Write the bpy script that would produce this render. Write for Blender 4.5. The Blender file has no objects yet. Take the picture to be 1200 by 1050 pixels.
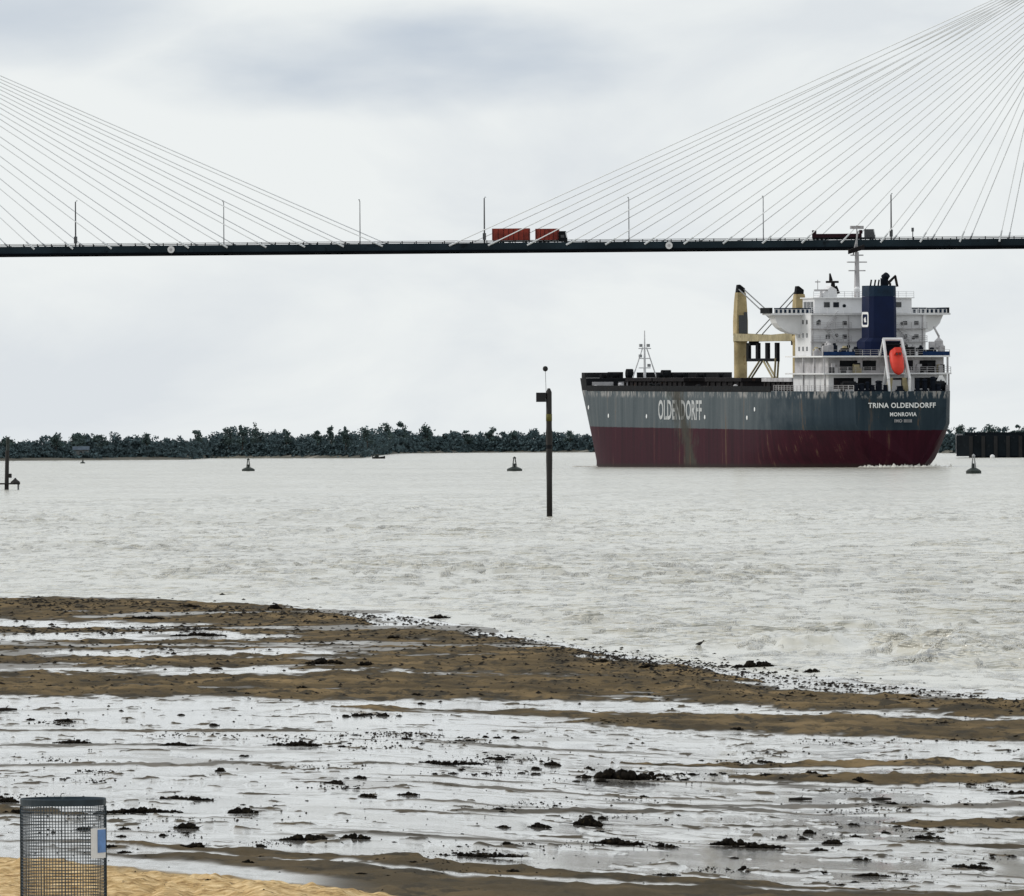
import bpy, bmesh, math, random
import numpy as np
from mathutils import Vector, Matrix

scene = bpy.context.scene
col = scene.collection
rad = math.radians

# ------------------------------------------------------------------ camera
F = 12000.0                      # focal length in photograph pixels (1200 px wide)
CAM_H = 5.0
PITCH, ROLL = rad(-0.033), rad(-0.31)
cam_d = bpy.data.cameras.new('camera')
cam = bpy.data.objects.new('camera', cam_d)
col.objects.link(cam)
cam_d.sensor_fit = 'HORIZONTAL'; cam_d.sensor_width = 36.0
cam_d.lens = F / 1200.0 * 36.0
cam_d.clip_start = 1.0; cam_d.clip_end = 40000.0
MW = Matrix.Translation((0, 0, CAM_H)) @ Matrix.Rotation(rad(90) + PITCH, 4, 'X') @ Matrix.Rotation(ROLL, 4, 'Z')
cam.matrix_world = MW
scene.camera = cam
R3 = MW.to_3x3()
C_R, C_U, C_F = R3 @ Vector((1, 0, 0)), R3 @ Vector((0, 1, 0)), R3 @ Vector((0, 0, -1))

def at(px, py, D):
    """point at distance D (metres along +Y) seen at a photograph pixel"""
    d = C_F + C_R * ((px - 600) / F) + C_U * ((525 - py) / F)
    return Vector((0, 0, CAM_H)) + d * (D / d.y)

def depth_on(px, py, z=0.0):
    """distance at which the ray through a pixel meets height z"""
    d = C_F + C_R * ((px - 600) / F) + C_U * ((525 - py) / F)
    return (z - CAM_H) / d.z * d.y

def px_of(X, Y, Z):
    """photograph pixel of world points (arrays)"""
    x = X; y = Y; z = Z - CAM_H
    f = x * C_F.x + y * C_F.y + z * C_F.z
    return (600 + F * (x * C_R.x + y * C_R.y + z * C_R.z) / f,
            525 - F * (x * C_U.x + y * C_U.y + z * C_U.z) / f)

# ------------------------------------------------------------------ sky, sun, exposure
SUN_EL, SUN_AZ = rad(30), rad(-80)          # azimuth from +Y towards +X: light comes from the left
world = bpy.data.worlds.new('World'); scene.world = world
world.use_nodes = True
wn, wl = world.node_tree.nodes, world.node_tree.links
wn.clear()
w_out = wn.new('ShaderNodeOutputWorld'); w_bg = wn.new('ShaderNodeBackground')
w_bg.inputs['Strength'].default_value = 0.1
w_sky = wn.new('ShaderNodeTexSky'); w_sky.sky_type = 'NISHITA'; w_sky.sun_disc = False
w_sky.sun_elevation = SUN_EL; w_sky.sun_rotation = SUN_AZ
w_sky.air_density = 1.0; w_sky.dust_density = 2.0
w_tc = wn.new('ShaderNodeTexCoord')
w_map = wn.new('ShaderNodeMapping'); w_map.inputs['Scale'].default_value = (1, 1, 2.2)
w_map.inputs['Location'].default_value = (0.365, 0.0, 0.11)
w_n1 = wn.new('ShaderNodeTexNoise'); w_n1.inputs['Scale'].default_value = 22; w_n1.inputs['Detail'].default_value = 6
w_n1.inputs['Roughness'].default_value = 0.55; w_n1.inputs['Distortion'].default_value = 0.4
w_ramp = wn.new('ShaderNodeValToRGB')
w_ramp.color_ramp.elements[0].position = 0.34; w_ramp.color_ramp.elements[0].color = (7.6, 8.05, 8.45, 1)
w_ramp.color_ramp.elements[1].position = 0.56; w_ramp.color_ramp.elements[1].color = (8.9, 9.25, 9.3, 1)
w_mix = wn.new('ShaderNodeMixRGB'); w_mix.inputs['Fac'].default_value = 0.93
# a bank of slightly darker cloud over the middle of the river
w_sep = wn.new('ShaderNodeSeparateXYZ'); wl.new(w_tc.outputs['Generated'], w_sep.inputs[0])
w_n2 = wn.new('ShaderNodeTexNoise'); w_n2.inputs['Scale'].default_value = 38; w_n2.inputs['Detail'].default_value = 5
w_m2 = wn.new('ShaderNodeMapping'); w_m2.inputs['Scale'].default_value = (1, 1, 3); wl.new(w_tc.outputs['Generated'], w_m2.inputs['Vector']); wl.new(w_m2.outputs['Vector'], w_n2.inputs['Vector'])
def w_math(op, a, b):
    x = wn.new('ShaderNodeMath'); x.operation = op
    for i, v in enumerate((a, b)):
        if isinstance(v, (int, float)): x.inputs[i].default_value = v
        else: wl.new(v, x.inputs[i])
    return x.outputs[0]
def w_bank(cx, cz, rx, rz, amt):
    qx = w_math('POWER', w_math('ABSOLUTE', w_math('DIVIDE', w_math('SUBTRACT', w_sep.outputs['X'], cx), rx), 0), 2)
    qz = w_math('POWER', w_math('ABSOLUTE', w_math('DIVIDE', w_math('SUBTRACT', w_sep.outputs['Z'], cz), rz), 0), 2)
    q = w_math('ADD', w_math('ADD', qx, qz), w_math('MULTIPLY', w_math('SUBTRACT', w_n2.outputs['Fac'], 0.5), 3.2))
    m = wn.new('ShaderNodeMapRange'); m.interpolation_type = 'SMOOTHSTEP'; wl.new(q, m.inputs['Value'])
    m.inputs['From Min'].default_value = -0.6; m.inputs['From Max'].default_value = 1.9; m.inputs['To Min'].default_value = amt; m.inputs['To Max'].default_value = 0.0
    return m.outputs['Result']
w_dark = wn.new('ShaderNodeMixRGB'); w_dark.inputs['Color2'].default_value = (5.2, 5.95, 6.95, 1)
wl.new(w_math('MAXIMUM', w_bank(-0.013, 0.0372, 0.020, 0.0048, 1.0), w_bank(-0.047, 0.042, 0.016, 0.0045, 0.7)), w_dark.inputs['Fac'])
wl.new(w_ramp.outputs['Color'], w_dark.inputs['Color1'])
wl.new(w_tc.outputs['Generated'], w_map.inputs['Vector']); wl.new(w_map.outputs['Vector'], w_n1.inputs['Vector'])
wl.new(w_n1.outputs['Fac'], w_ramp.inputs['Fac'])
wl.new(w_sky.outputs['Color'], w_mix.inputs['Color1']); wl.new(w_dark.outputs['Color'], w_mix.inputs['Color2'])
wl.new(w_mix.outputs['Color'], w_bg.inputs['Color']); wl.new(w_bg.outputs['Background'], w_out.inputs['Surface'])

sun_d = bpy.data.lights.new('sun', 'SUN'); sun_d.energy = 1.5; sun_d.angle = rad(14); sun_d.color = (1.0, 0.96, 0.9)
sun = bpy.data.objects.new('sun', sun_d); col.objects.link(sun)
sd = Vector((math.sin(SUN_AZ) * math.cos(SUN_EL), math.cos(SUN_AZ) * math.cos(SUN_EL), math.sin(SUN_EL)))
sun.rotation_euler = sd.to_track_quat('Z', 'Y').to_euler()

scene.view_settings.view_transform = 'Standard'
scene.view_settings.look = 'None'
scene.view_settings.exposure = 0.0
scene.view_settings.gamma = 1.0
scene.view_settings.use_curve_mapping = False

# ------------------------------------------------------------------ materials
class NT:
    def __init__(s, name):
        s.m = bpy.data.materials.new(name); s.m.use_nodes = True
        s.t = s.m.node_tree; s.b = s.t.nodes['Principled BSDF']
    def n(s, typ, **kw):
        x = s.t.nodes.new(typ)
        for k, v in kw.items():
            if k in x.inputs: x.inputs[k].default_value = v
            else: setattr(x, k, v)
        return x
    def l(s, a, b): s.t.links.new(a, b)
    def coord(s, scale=(1, 1, 1), kind='Object'):
        tc = s.n('ShaderNodeTexCoord'); mp = s.n('ShaderNodeMapping'); mp.inputs['Scale'].default_value = scale
        s.l(tc.outputs[kind], mp.inputs['Vector']); return mp.outputs['Vector']
    def noise(s, vec, scale, detail=4, rough=0.55):
        x = s.n('ShaderNodeTexNoise'); x.inputs['Scale'].default_value = scale
        x.inputs['Detail'].default_value = detail; x.inputs['Roughness'].default_value = rough
        s.l(vec, x.inputs['Vector']); return x.outputs['Fac']
    def ramp(s, fac, stops):
        r = s.n('ShaderNodeValToRGB'); e = r.color_ramp.elements
        while len(e) > 1: e.remove(e[0])
        e[0].position = stops[0][0]; e[0].color = (*stops[0][1], 1)
        for p, c in stops[1:]:
            q = e.new(p); q.color = (*c, 1)
        s.l(fac, r.inputs['Fac']); return r.outputs['Color']
    def mix(s, fac, a, b):
        x = s.n('ShaderNodeMixRGB')
        for sock, v in ((x.inputs[0], fac), (x.inputs[1], a), (x.inputs[2], b)):
            if isinstance(v, (int, float)): sock.default_value = v
            elif isinstance(v, tuple): sock.default_value = (*v, 1)
            else: s.l(v, sock)
        return x.outputs[0]
    def math(s, op, a, b=0.0, c=0.0, clamp=False):
        x = s.n('ShaderNodeMath'); x.operation = op; x.use_clamp = clamp
        for i, v in enumerate((a, b, c)):
            if isinstance(v, (int, float)): x.inputs[i].default_value = v
            else: s.l(v, x.inputs[i])
        return x.outputs[0]
    def step(s, v, lo, hi):
        x = s.n('ShaderNodeMapRange'); x.interpolation_type = 'SMOOTHSTEP'
        s.l(v, x.inputs['Value']); x.inputs['From Min'].default_value = lo; x.inputs['From Max'].default_value = hi
        return x.outputs['Result']
    def bump(s, h, strength, dist):
        x = s.n('ShaderNodeBump'); x.inputs['Strength'].default_value = strength; x.inputs['Distance'].default_value = dist
        s.l(h, x.inputs['Height']); s.l(x.outputs['Normal'], s.b.inputs['Normal'])

def plain(name, c, rough=0.6, var=0.35, scale=0.8, metal=0.0, wear=None, wear_amt=0.62, spec=0.4):
    k = NT(name); v = k.coord()
    n = k.noise(v, scale, 5)
    lo = tuple(x * (1 - var) for x in c); hi = tuple(min(1, x * (1 + var * 0.6)) for x in c)
    cc = k.ramp(n, [(0.3, lo), (0.7, hi)])
    if wear:
        m = k.step(k.noise(v, scale * 2.3, 6, 0.65), wear_amt - 0.04, wear_amt + 0.08)
        cc = k.mix(m, cc, wear)
    k.l(cc, k.b.inputs['Base Color'])
    k.b.inputs['Roughness'].default_value = rough; k.b.inputs['Metallic'].default_value = metal
    k.b.inputs['Specular IOR Level'].default_value = spec
    return k.m

def scrape(k, y, z):
    """weathered column amidships where a berth fender has rubbed paint and letters away"""
    w = k.noise(k.coord((0.25, 0.25, 0.16)), 1.0, 6, 0.7)
    d = k.math('ABSOLUTE', k.math('SUBTRACT', y, k.math('ADD', 82.0, k.math('MULTIPLY', z, 0.75))))
    m = k.math('SUBTRACT', 1.0, k.step(k.math('ADD', d, k.math('MULTIPLY', k.math('SUBTRACT', w, 0.5), 26.0)), 0.5, 7.0))
    return k.math('MULTIPLY', m, 0.9)

def letter_mat():
    k = NT('hull_lettering'); tc = k.n('ShaderNodeTexCoord'); sep = k.n('ShaderNodeSeparateXYZ'); k.l(tc.outputs['Object'], sep.inputs[0])
    f = k.noise(k.coord((0.9, 0.9, 0.4)), 1.0, 6, 0.7)
    c = k.mix(k.step(f, 0.55, 0.66), (0.46, 0.475, 0.48), (0.17, 0.19, 0.20))
    c = k.mix(scrape(k, sep.outputs['Y'], sep.outputs['Z']), c, (0.06, 0.06, 0.05))
    k.l(c, k.b.inputs['Base Color']); k.b.inputs['Roughness'].default_value = 0.6; k.b.inputs['Specular IOR Level'].default_value = 0.1
    return k.m

def hull_mat():
    k = NT('hull_paint'); tc = k.n('ShaderNodeTexCoord')
    sep = k.n('ShaderNodeSeparateXYZ'); k.l(tc.outputs['Object'], sep.inputs[0])
    y, z = sep.outputs['Y'], sep.outputs['Z']
    streak = k.noise(k.coord((0.45, 0.45, 0.03)), 1.0, 6, 0.7)
    blot = k.noise(k.coord((0.16, 0.16, 0.22)), 1.0, 5, 0.6)
    fine = k.noise(k.coord((0.9, 0.9, 0.25)), 1.0, 5, 0.7)
    grey = k.ramp(streak, [(0.3, (0.016, 0.028, 0.040)), (0.55, (0.027, 0.042, 0.055)), (0.78, (0.048, 0.065, 0.077))])
    lit_grey = k.ramp(streak, [(0.3, (0.056, 0.072, 0.082)), (0.55, (0.088, 0.105, 0.115)), (0.78, (0.145, 0.155, 0.16))])
    # light on the flat side put into the streaky grey; shaded counter stays dark
    grey = k.mix(k.step(k.math('ADD', y, k.math('MULTIPLY', k.math('SUBTRACT', blot, 0.5), 60.0)), 6.0, 52.0), grey, lit_grey)
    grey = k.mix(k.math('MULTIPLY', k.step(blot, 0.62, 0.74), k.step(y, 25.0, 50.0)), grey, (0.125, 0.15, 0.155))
    red = k.ramp(streak, [(0.3, (0.022, 0.006, 0.011)), (0.6, (0.042, 0.008, 0.016)), (0.8, (0.066, 0.017, 0.027))])
    red = k.mix(k.step(blot, 0.58, 0.75), red, (0.022, 0.008, 0.012))
    edge = k.math('ADD', z, k.math('MULTIPLY', k.math('SUBTRACT', fine, 0.5), 0.35))
    c = k.mix(k.step(edge, 6.72, 6.88), red, grey)
    # worn pale plating just below the deck edge
    hi = k.math('MULTIPLY', k.step(z, 12.4, 13.2), k.step(fine, 0.50, 0.58))
    c = k.mix(k.math('MULTIPLY', hi, 0.75), c, (0.34, 0.33, 0.32))
    c = k.mix(scrape(k, y, z), c, (0.045, 0.044, 0.036))
    # rust runs
    r = k.math('MULTIPLY', k.step(streak, 0.58, 0.68), k.step(fine, 0.42, 0.60))
    c = k.mix(k.math('MULTIPLY', r, 0.75), c, (0.115, 0.075, 0.045))
    # wet, weedy waterline
    wlz = k.math('SUBTRACT', 1.0, k.step(k.math('ADD', k.math('ADD', z, k.math('MULTIPLY', y, 0.0078)), k.math('MULTIPLY', fine, 0.6)), 0.5, 1.3))
    c = k.mix(k.math('MULTIPLY', wlz, 0.8), c, (0.025, 0.018, 0.016))
    k.l(c, k.b.inputs['Base Color']); k.b.inputs['Roughness'].default_value = 0.6
    k.b.inputs['Specular IOR Level'].default_value = 0.06
    k.bump(k.noise(k.coord((0.4, 0.12, 0.4)), 1.0, 2), 0.25, 0.05)
    return k.m

def river_mat():
    k = NT('river_water')
    a = k.noise(k.coord((1.0, 0.17, 1)), 1.1, 5, 0.65)
    far = k.noise(k.coord((0.16, 0.05, 1)), 1.0, 5, 0.6)
    b = k.noise(k.coord((0.03, 0.012, 1)), 1.0, 3, 0.5)
    gust = k.noise(k.coord((0.02, 0.008, 1)), 1.0, 3, 0.5)
    foam = k.n('ShaderNodeAttribute', attribute_name='foam').outputs['Fac']
    c = k.ramp(b, [(0.35, (0.42, 0.40, 0.33)), (0.65, (0.50, 0.48, 0.405))])
    c = k.mix(foam, c, (0.66, 0.63, 0.55))
    k.l(c, k.b.inputs['Base Color'])
    k.b.inputs['Roughness'].default_value = 0.17; k.b.inputs['IOR'].default_value = 1.40
    chop = k.step(a, 0.52, 0.68)                        # separate little wavelets on a smoother surface
    h = k.math('ADD', k.math('MULTIPLY', chop, k.math('ADD', 0.35, k.math('MULTIPLY', k.step(gust, 0.35, 0.65), 0.9))), k.math('MULTIPLY', a, 0.10))
    h = k.math('ADD', h, k.math('MULTIPLY', k.step(far, 0.45, 0.75), 2.2))
    k.bump(h, 1.0, 0.55)
    return k.m

def beach_mat():
    k = NT('wet_mud_and_sand'); v = k.coord()
    dry = k.n('ShaderNodeAttribute', attribute_name='dry').outputs['Fac']
    gold = k.n('ShaderNodeAttribute', attribute_name='gold').outputs['Fac']
    n1 = k.noise(v, 0.9, 6, 0.65); n2 = k.noise(v, 6.0, 6, 0.7); n3 = k.noise(k.coord((0.5, 0.25, 1)), 1.0, 5)
    mud = k.ramp(n1, [(0.3, (0.24, 0.225, 0.20)), (0.7, (0.37, 0.355, 0.325))])
    sand = k.ramp(n3, [(0.3, (0.045, 0.031, 0.013)), (0.5, (0.105, 0.072, 0.031)), (0.72, (0.25, 0.17, 0.078))])
    sand = k.mix(k.math('MULTIPLY', k.step(k.noise(k.coord((1.5, 0.28, 1)), 1.0, 6, 0.72), 0.50, 0.60), 0.9), sand, (0.028, 0.022, 0.012))
    sand = k.mix(k.math('MULTIPLY', k.math('SUBTRACT', 1.0, k.step(dry, 0.5, 0.92)), 0.75), sand, (0.045, 0.036, 0.022))
    gsand = k.ramp(n2, [(0.34, (0.22, 0.125, 0.045)), (0.48, (0.50, 0.335, 0.15)), (0.64, (0.76, 0.57, 0.32))])
    c = k.mix(k.step(dry, 0.22, 0.5), mud, sand)
    gsand = k.mix(k.math('MULTIPLY', k.step(k.noise(k.coord((14, 3, 1)), 1.0, 4, 0.7), 0.60, 0.70), 0.7), gsand, (0.10, 0.065, 0.03))
    c = k.mix(gold, c, gsand)
    k.l(c, k.b.inputs['Base Color'])
    r = k.n('ShaderNodeMapRange'); k.l(dry, r.inputs['Value'])
    r.inputs['From Min'].default_value = 0.22; r.inputs['From Max'].default_value = 0.6
    r.inputs['To Min'].default_value = 0.05; r.inputs['To Max'].default_value = 0.85
    k.l(r.outputs['Result'], k.b.inputs['Roughness'])
    k.b.inputs['IOR'].default_value = 1.42
    s = k.n('ShaderNodeMapRange'); k.l(dry, s.inputs['Value'])
    s.inputs['From Min'].default_value = 0.25; s.inputs['From Max'].default_value = 0.6
    s.inputs['To Min'].default_value = 0.5; s.inputs['To Max'].default_value = 0.12
    k.l(s.outputs['Result'], k.b.inputs['Specular IOR Level'])
    h = k.math('MULTIPLY', k.math('ADD', n2, k.math('MULTIPLY', n1, 0.5)), k.math('MAXIMUM', dry, 0.02))
    k.bump(h, 0.8, 0.05)
    return k.m

def foliage_mat(name, c):
    k = NT(name); oi = k.n('ShaderNodeAttribute', attribute_name='tone').outputs['Fac']
    cc = k.ramp(oi, [(0.0, tuple(x * 0.65 for x in c)), (0.6, c), (1.0, tuple(x * 1.4 for x in c))])
    k.l(cc, k.b.inputs['Base Color']); k.b.inputs['Roughness'].default_value = 0.75
    k.b.inputs['Specular IOR Level'].default_value = 0.2
    return k.m

M = {
    'hull_letter': letter_mat(),
    'hull': hull_mat(), 'river': river_mat(), 'beach': beach_mat(),
    'leaf': foliage_mat('far_foliage', (0.050, 0.078, 0.074)),
    'leaf_b': foliage_mat('far_foliage_blue', (0.048, 0.076, 0.084)),
    'bark': plain('bark', (0.05, 0.045, 0.04), 0.9),
    'bank': plain('bank_soil', (0.085, 0.08, 0.062), 0.9, scale=0.03, wear=(0.24, 0.225, 0.19), wear_amt=0.6),
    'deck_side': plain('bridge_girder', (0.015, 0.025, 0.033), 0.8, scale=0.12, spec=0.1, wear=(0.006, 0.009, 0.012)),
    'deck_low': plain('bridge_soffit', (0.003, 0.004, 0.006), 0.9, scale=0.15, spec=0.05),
    'concrete': plain('concrete', (0.34, 0.34, 0.33), 0.85, scale=0.2, wear=(0.22, 0.21, 0.2)),
    'dark_concrete': plain('wet_dark_concrete', (0.010, 0.014, 0.018), 0.9, scale=0.25, spec=0.1, wear=(0.022, 0.026, 0.03)),
    'asphalt': plain('asphalt', (0.05, 0.05, 0.052), 0.9),
    'cable': plain('cable_sheath', (0.86, 0.87, 0.88), 0.45, var=0.05),
    'sleeve': plain('anchor_sleeve_paint', (0.62, 0.64, 0.66), 0.5, var=0.15),
    'lamp_grey': plain('galvanised_lamp', (0.30, 0.31, 0.32), 0.5),
    'lamp_dark': plain('dark_lamp', (0.07, 0.075, 0.08), 0.5),
    'truck_red': plain('red_tarpaulin', (0.26, 0.036, 0.022), 0.8, var=0.5, scale=0.5, wear=(0.12, 0.03, 0.025)),
    'truck_dark': plain('dark_maroon_load', (0.035, 0.014, 0.018), 0.8, spec=0.1),
    'black': plain('black_rubber', (0.014, 0.014, 0.015), 0.8),
    'dark_metal': plain('dark_metal', (0.010, 0.011, 0.013), 0.8, spec=0.1, wear=(0.035, 0.025, 0.02)),
    'glass': plain('dark_glass', (0.015, 0.018, 0.022), 0.15, spec=0.6),
    'white': plain('ship_white', (0.68, 0.68, 0.69), 0.5, var=0.12, scale=0.35, wear=(0.46, 0.43, 0.40), wear_amt=0.66),
    'white_clean': plain('white_paint', (0.78, 0.78, 0.78), 0.5, var=0.06),
    'pale': plain('pale_grey_paint', (0.42, 0.41, 0.42), 0.6, scale=0.5, wear=(0.22, 0.19, 0.17)),
    'cream': plain('cream_crane_paint', (0.40, 0.315, 0.165), 0.6, spec=0.2, scale=0.5, wear=(0.27, 0.17, 0.07), wear_amt=0.60),
    'jib': plain('jib_buff_paint', (0.34, 0.29, 0.17), 0.6, scale=0.6, spec=0.2, wear=(0.12, 0.09, 0.05)),
    'wire': plain('wire_rope', (0.17, 0.175, 0.18), 0.6),
    'navy': plain('funnel_navy', (0.003, 0.009, 0.040), 0.6, var=0.25, scale=0.3, spec=0.15),
    'navy_top': plain('funnel_navy_top', (0.008, 0.022, 0.045), 0.6, spec=0.15),
    'blue': plain('blue_canvas', (0.010, 0.03, 0.09), 0.8, spec=0.1),
    'orange': plain('lifeboat_orange', (0.62, 0.05, 0.032), 0.5, var=0.15, spec=0.2),
    'hatch': plain('hatch_cover', (0.014, 0.012, 0.013), 0.8, spec=0.1, scale=0.25, wear=(0.05, 0.032, 0.026)),
    'letter': plain('white_lettering', (0.80, 0.81, 0.81), 0.6, var=0.08, scale=0.6),
    'post': plain('tarred_pile', (0.016, 0.014, 0.013), 0.7),
    'yellow': plain('yellow_band', (0.10, 0.088, 0.012), 0.7),
    'buoy': plain('buoy_dark_green', (0.016, 0.024, 0.02), 0.6),
    'weed': plain('rotting_weed', (0.012, 0.010, 0.008), 0.9, var=0.6, scale=9.0, spec=0.04, wear=(0.034, 0.027, 0.016), wear_amt=0.58),
    'wood': plain('driftwood', (0.035, 0.03, 0.025), 0.85, scale=6.0, spec=0.15),
    'mesh_wire': plain('galvanised_wire', (0.07, 0.09, 0.112), 0.6, scale=4.0, spec=0.2, wear=(0.14, 0.12, 0.09)),
    'rim': plain('rim_steel', (0.03, 0.048, 0.065), 0.6, scale=5.0, spec=0.2, wear=(0.10, 0.13, 0.15)),
    'tag_blue': plain('blue_print', (0.12, 0.26, 0.58), 0.6, scale=14.0),
    'tag_white': plain('white_plastic', (0.72, 0.76, 0.80), 0.5, var=0.1, scale=9.0),
    'feather': plain('dark_plumage', (0.022, 0.02, 0.018), 0.8, scale=20.0, wear=(0.09, 0.085, 0.08)),
    'foam': plain('foam', (0.6, 0.585, 0.53), 0.7, var=0.15),
    'roof': plain('pale_metal_roof', (0.085, 0.11, 0.14), 0.8, spec=0.1),
    'wall': plain('house_wall', (0.16, 0.17, 0.17), 0.8),
    'soot': plain('sooty_steel', (0.006, 0.009, 0.016), 0.8, spec=0.1),
    'red_line': plain('oxide_red', (0.19, 0.04, 0.045), 0.6),
}

# ------------------------------------------------------------------ mesh builder
class MB:
    def __init__(s): s.v = []; s.f = []
    def add(s, vs, fs):
        o = len(s.v); s.v += [tuple(p) for p in vs]; s.f += [tuple(i + o for i in f) for f in fs]; return s
    def box(s, x0, x1, y0, y1, z0, z1):
        return s.add([(x0, y0, z0), (x1, y0, z0), (x1, y1, z0), (x0, y1, z0), (x0, y0, z1), (x1, y0, z1), (x1, y1, z1), (x0, y1, z1)],
                     [(3, 2, 1, 0), (4, 5, 6, 7), (0, 1, 5, 4), (1, 2, 6, 5), (2, 3, 7, 6), (3, 0, 4, 7)])
    def tube(s, p, q, r, r2=None, n=8):
        p, q = Vector(p), Vector(q); r2 = r if r2 is None else r2
        d = (q - p).normalized(); a = d.orthogonal().normalized(); b = d.cross(a)
        vs = []
        for c, rr in ((p, r), (q, r2)):
            for i in range(n):
                t = 2 * math.pi * i / n; vs.append(c + (a * math.cos(t) + b * math.sin(t)) * rr)
        fs = [(i, (i + 1) % n, n + (i + 1) % n, n + i) for i in range(n)] + [tuple(range(n))[::-1], tuple(range(n, 2 * n))]
        return s.add(vs, fs)
    def lathe(s, c, prof, n=16):
        vs = []
        for r, z in prof:
            for i in range(n):
                t = 2 * math.pi * i / n; vs.append((c[0] + r * math.cos(t), c[1] + r * math.sin(t), c[2] + z))
        fs = []
        for k in range(len(prof) - 1):
            for i in range(n):
                j = (i + 1) % n; fs.append((k * n + i, k * n + j, (k + 1) * n + j, (k + 1) * n + i))
        fs += [tuple(range(n))[::-1], tuple(range((len(prof) - 1) * n, len(prof) * n))]
        return s.add(vs, fs)
    def prism(s, poly, axis, a, b):
        """poly of 2-D points extruded along axis 0/1/2 from a to b"""
        n = len(poly); vs = []
        for h in (a, b):
            for (p, q) in poly:
                vs.append({0: (h, p, q), 1: (p, h, q), 2: (p, q, h)}[axis])
        return s.add(vs, [(i, (i + 1) % n, n + (i + 1) % n, n + i) for i in range(n)] + [tuple(range(n))[::-1], tuple(range(n, 2 * n))])
    def loft(s, rings, cap=True):
        n = len(rings[0]); vs = [p for r in rings for p in r]; fs = []
        for k in range(len(rings) - 1):
            for i in range(n):
                j = (i + 1) % n; fs.append((k * n + i, k * n + j, (k + 1) * n + j, (k + 1) * n + i))
        if cap: fs += [tuple(range(n))[::-1], tuple(range((len(rings) - 1) * n, len(rings) * n))]
        return s.add(vs, fs)
    def build(s, name, mat, parent=None, smooth=False, loc=None):
        me = bpy.data.meshes.new(name); me.from_pydata(s.v, [], s.f)
        bm = bmesh.new(); bm.from_mesh(me); bmesh.ops.recalc_face_normals(bm, faces=bm.faces); bm.to_mesh(me); bm.free()
        me.materials.append(M[mat])
        if smooth: me.shade_smooth()
        o = bpy.data.objects.new(name, me); col.objects.link(o)
        if parent: o.parent = parent
        if loc is not None: o.location = loc
        return o

def B(x0, x1, y0, y1, z0, z1): return MB().box(x0, x1, y0, y1, z0, z1)

def tag(o, label=None, cat=None, group=None, kind=None):
    if label: o['label'] = label
    if cat: o['category'] = cat
    if group: o['group'] = group
    if kind: o['kind'] = kind
    return o

def empty(name, loc=(0, 0, 0), rz=0.0, rx=0.0):
    o = bpy.data.objects.new(name, None); col.objects.link(o)
    o.location = loc; o.rotation_euler = (rx, 0, rz); o.empty_display_size = 0.5
    return o

def np_mesh(name, V, Fq, mat, smooth=True, attrs=None):
    me = bpy.data.meshes.new(name)
    me.vertices.add(len(V)); me.vertices.foreach_set('co', np.asarray(V, np.float32).ravel())
    n = Fq.shape[1]
    me.loops.add(Fq.size); me.loops.foreach_set('vertex_index', Fq.astype(np.int32).ravel())
    me.polygons.add(len(Fq)); me.polygons.foreach_set('loop_start', np.arange(0, Fq.size, n, dtype=np.int32))
    me.update(calc_edges=True)
    for k, a in (attrs or {}).items():
        at_ = me.attributes.new(k, 'FLOAT', 'POINT'); at_.data.foreach_set('value', np.asarray(a, np.float32).ravel())
    if smooth: me.shade_smooth()
    me.materials.append(M[mat])
    o = bpy.data.objects.new(name, me); col.objects.link(o); return o

def grid_faces(r, c):
    i = np.arange(r * c).reshape(r, c)
    return np.stack([i[:-1, :-1], i[:-1, 1:], i[1:, 1:], i[1:, :-1]], -1).reshape(-1, 4)

# value noise
_rng = np.random.default_rng(7)
_T = _rng.random((256, 256))
def vnoise(x, y):
    xi = np.floor(x).astype(int); yi = np.floor(y).astype(int); fx = x - xi; fy = y - yi
    fx = fx * fx * (3 - 2 * fx); fy = fy * fy * (3 - 2 * fy)
    g = lambda a, b: _T[a & 255, b & 255]
    return (g(xi, yi) * (1 - fx) + g(xi + 1, yi) * fx) * (1 - fy) + (g(xi, yi + 1) * (1 - fx) + g(xi + 1, yi + 1) * fx) * fy
def fbm(x, y, o=4, gain=0.5):
    s = 0; a = 1; t = 0
    for k in range(o):
        s = s + a * vnoise(x * 2 ** k + 17.3 * k, y * 2 ** k + 9.1 * k); t += a; a *= gain
    return s / t
def sstep(v, lo, hi):
    t = np.clip((v - lo) / (hi - lo), 0, 1); return t * t * (3 - 2 * t)

# ------------------------------------------------------------------ beach and river
SH_X = [-400, 0, 150, 230, 400, 480, 600, 700, 850, 950, 1080, 1200, 1500]
SH_Y = [696, 700, 702, 708, 715, 722, 745, 765, 788, 797, 806, 820, 838]
_sx = np.array(SH_X, float)
_sD = np.array([depth_on(x, y, 0.04) for x, y in zip(SH_X, SH_Y)])
def shore_D(X, D):
    px = 600 + F * X / D
    return np.interp(px, _sx, _sD)
def ground_z(X, D):
    X = np.asarray(X, float); D = np.asarray(D, float)
    Ds = shore_D(X, D) + 2 + (fbm(X * 0.5 + 40, D * 0.12, 3) - 0.5) * 9
    s = (Ds - D) / (Ds - 73.0)
    up = 0.04 + 1.56 * np.clip(s, 0, 1) ** 3
    up = np.where(D < 73, 1.6 + (73 - D) * 0.03, up)
    return np.where(D > Ds, 0.04 - (D - Ds) * 0.02, up)
GRID = {}
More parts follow.
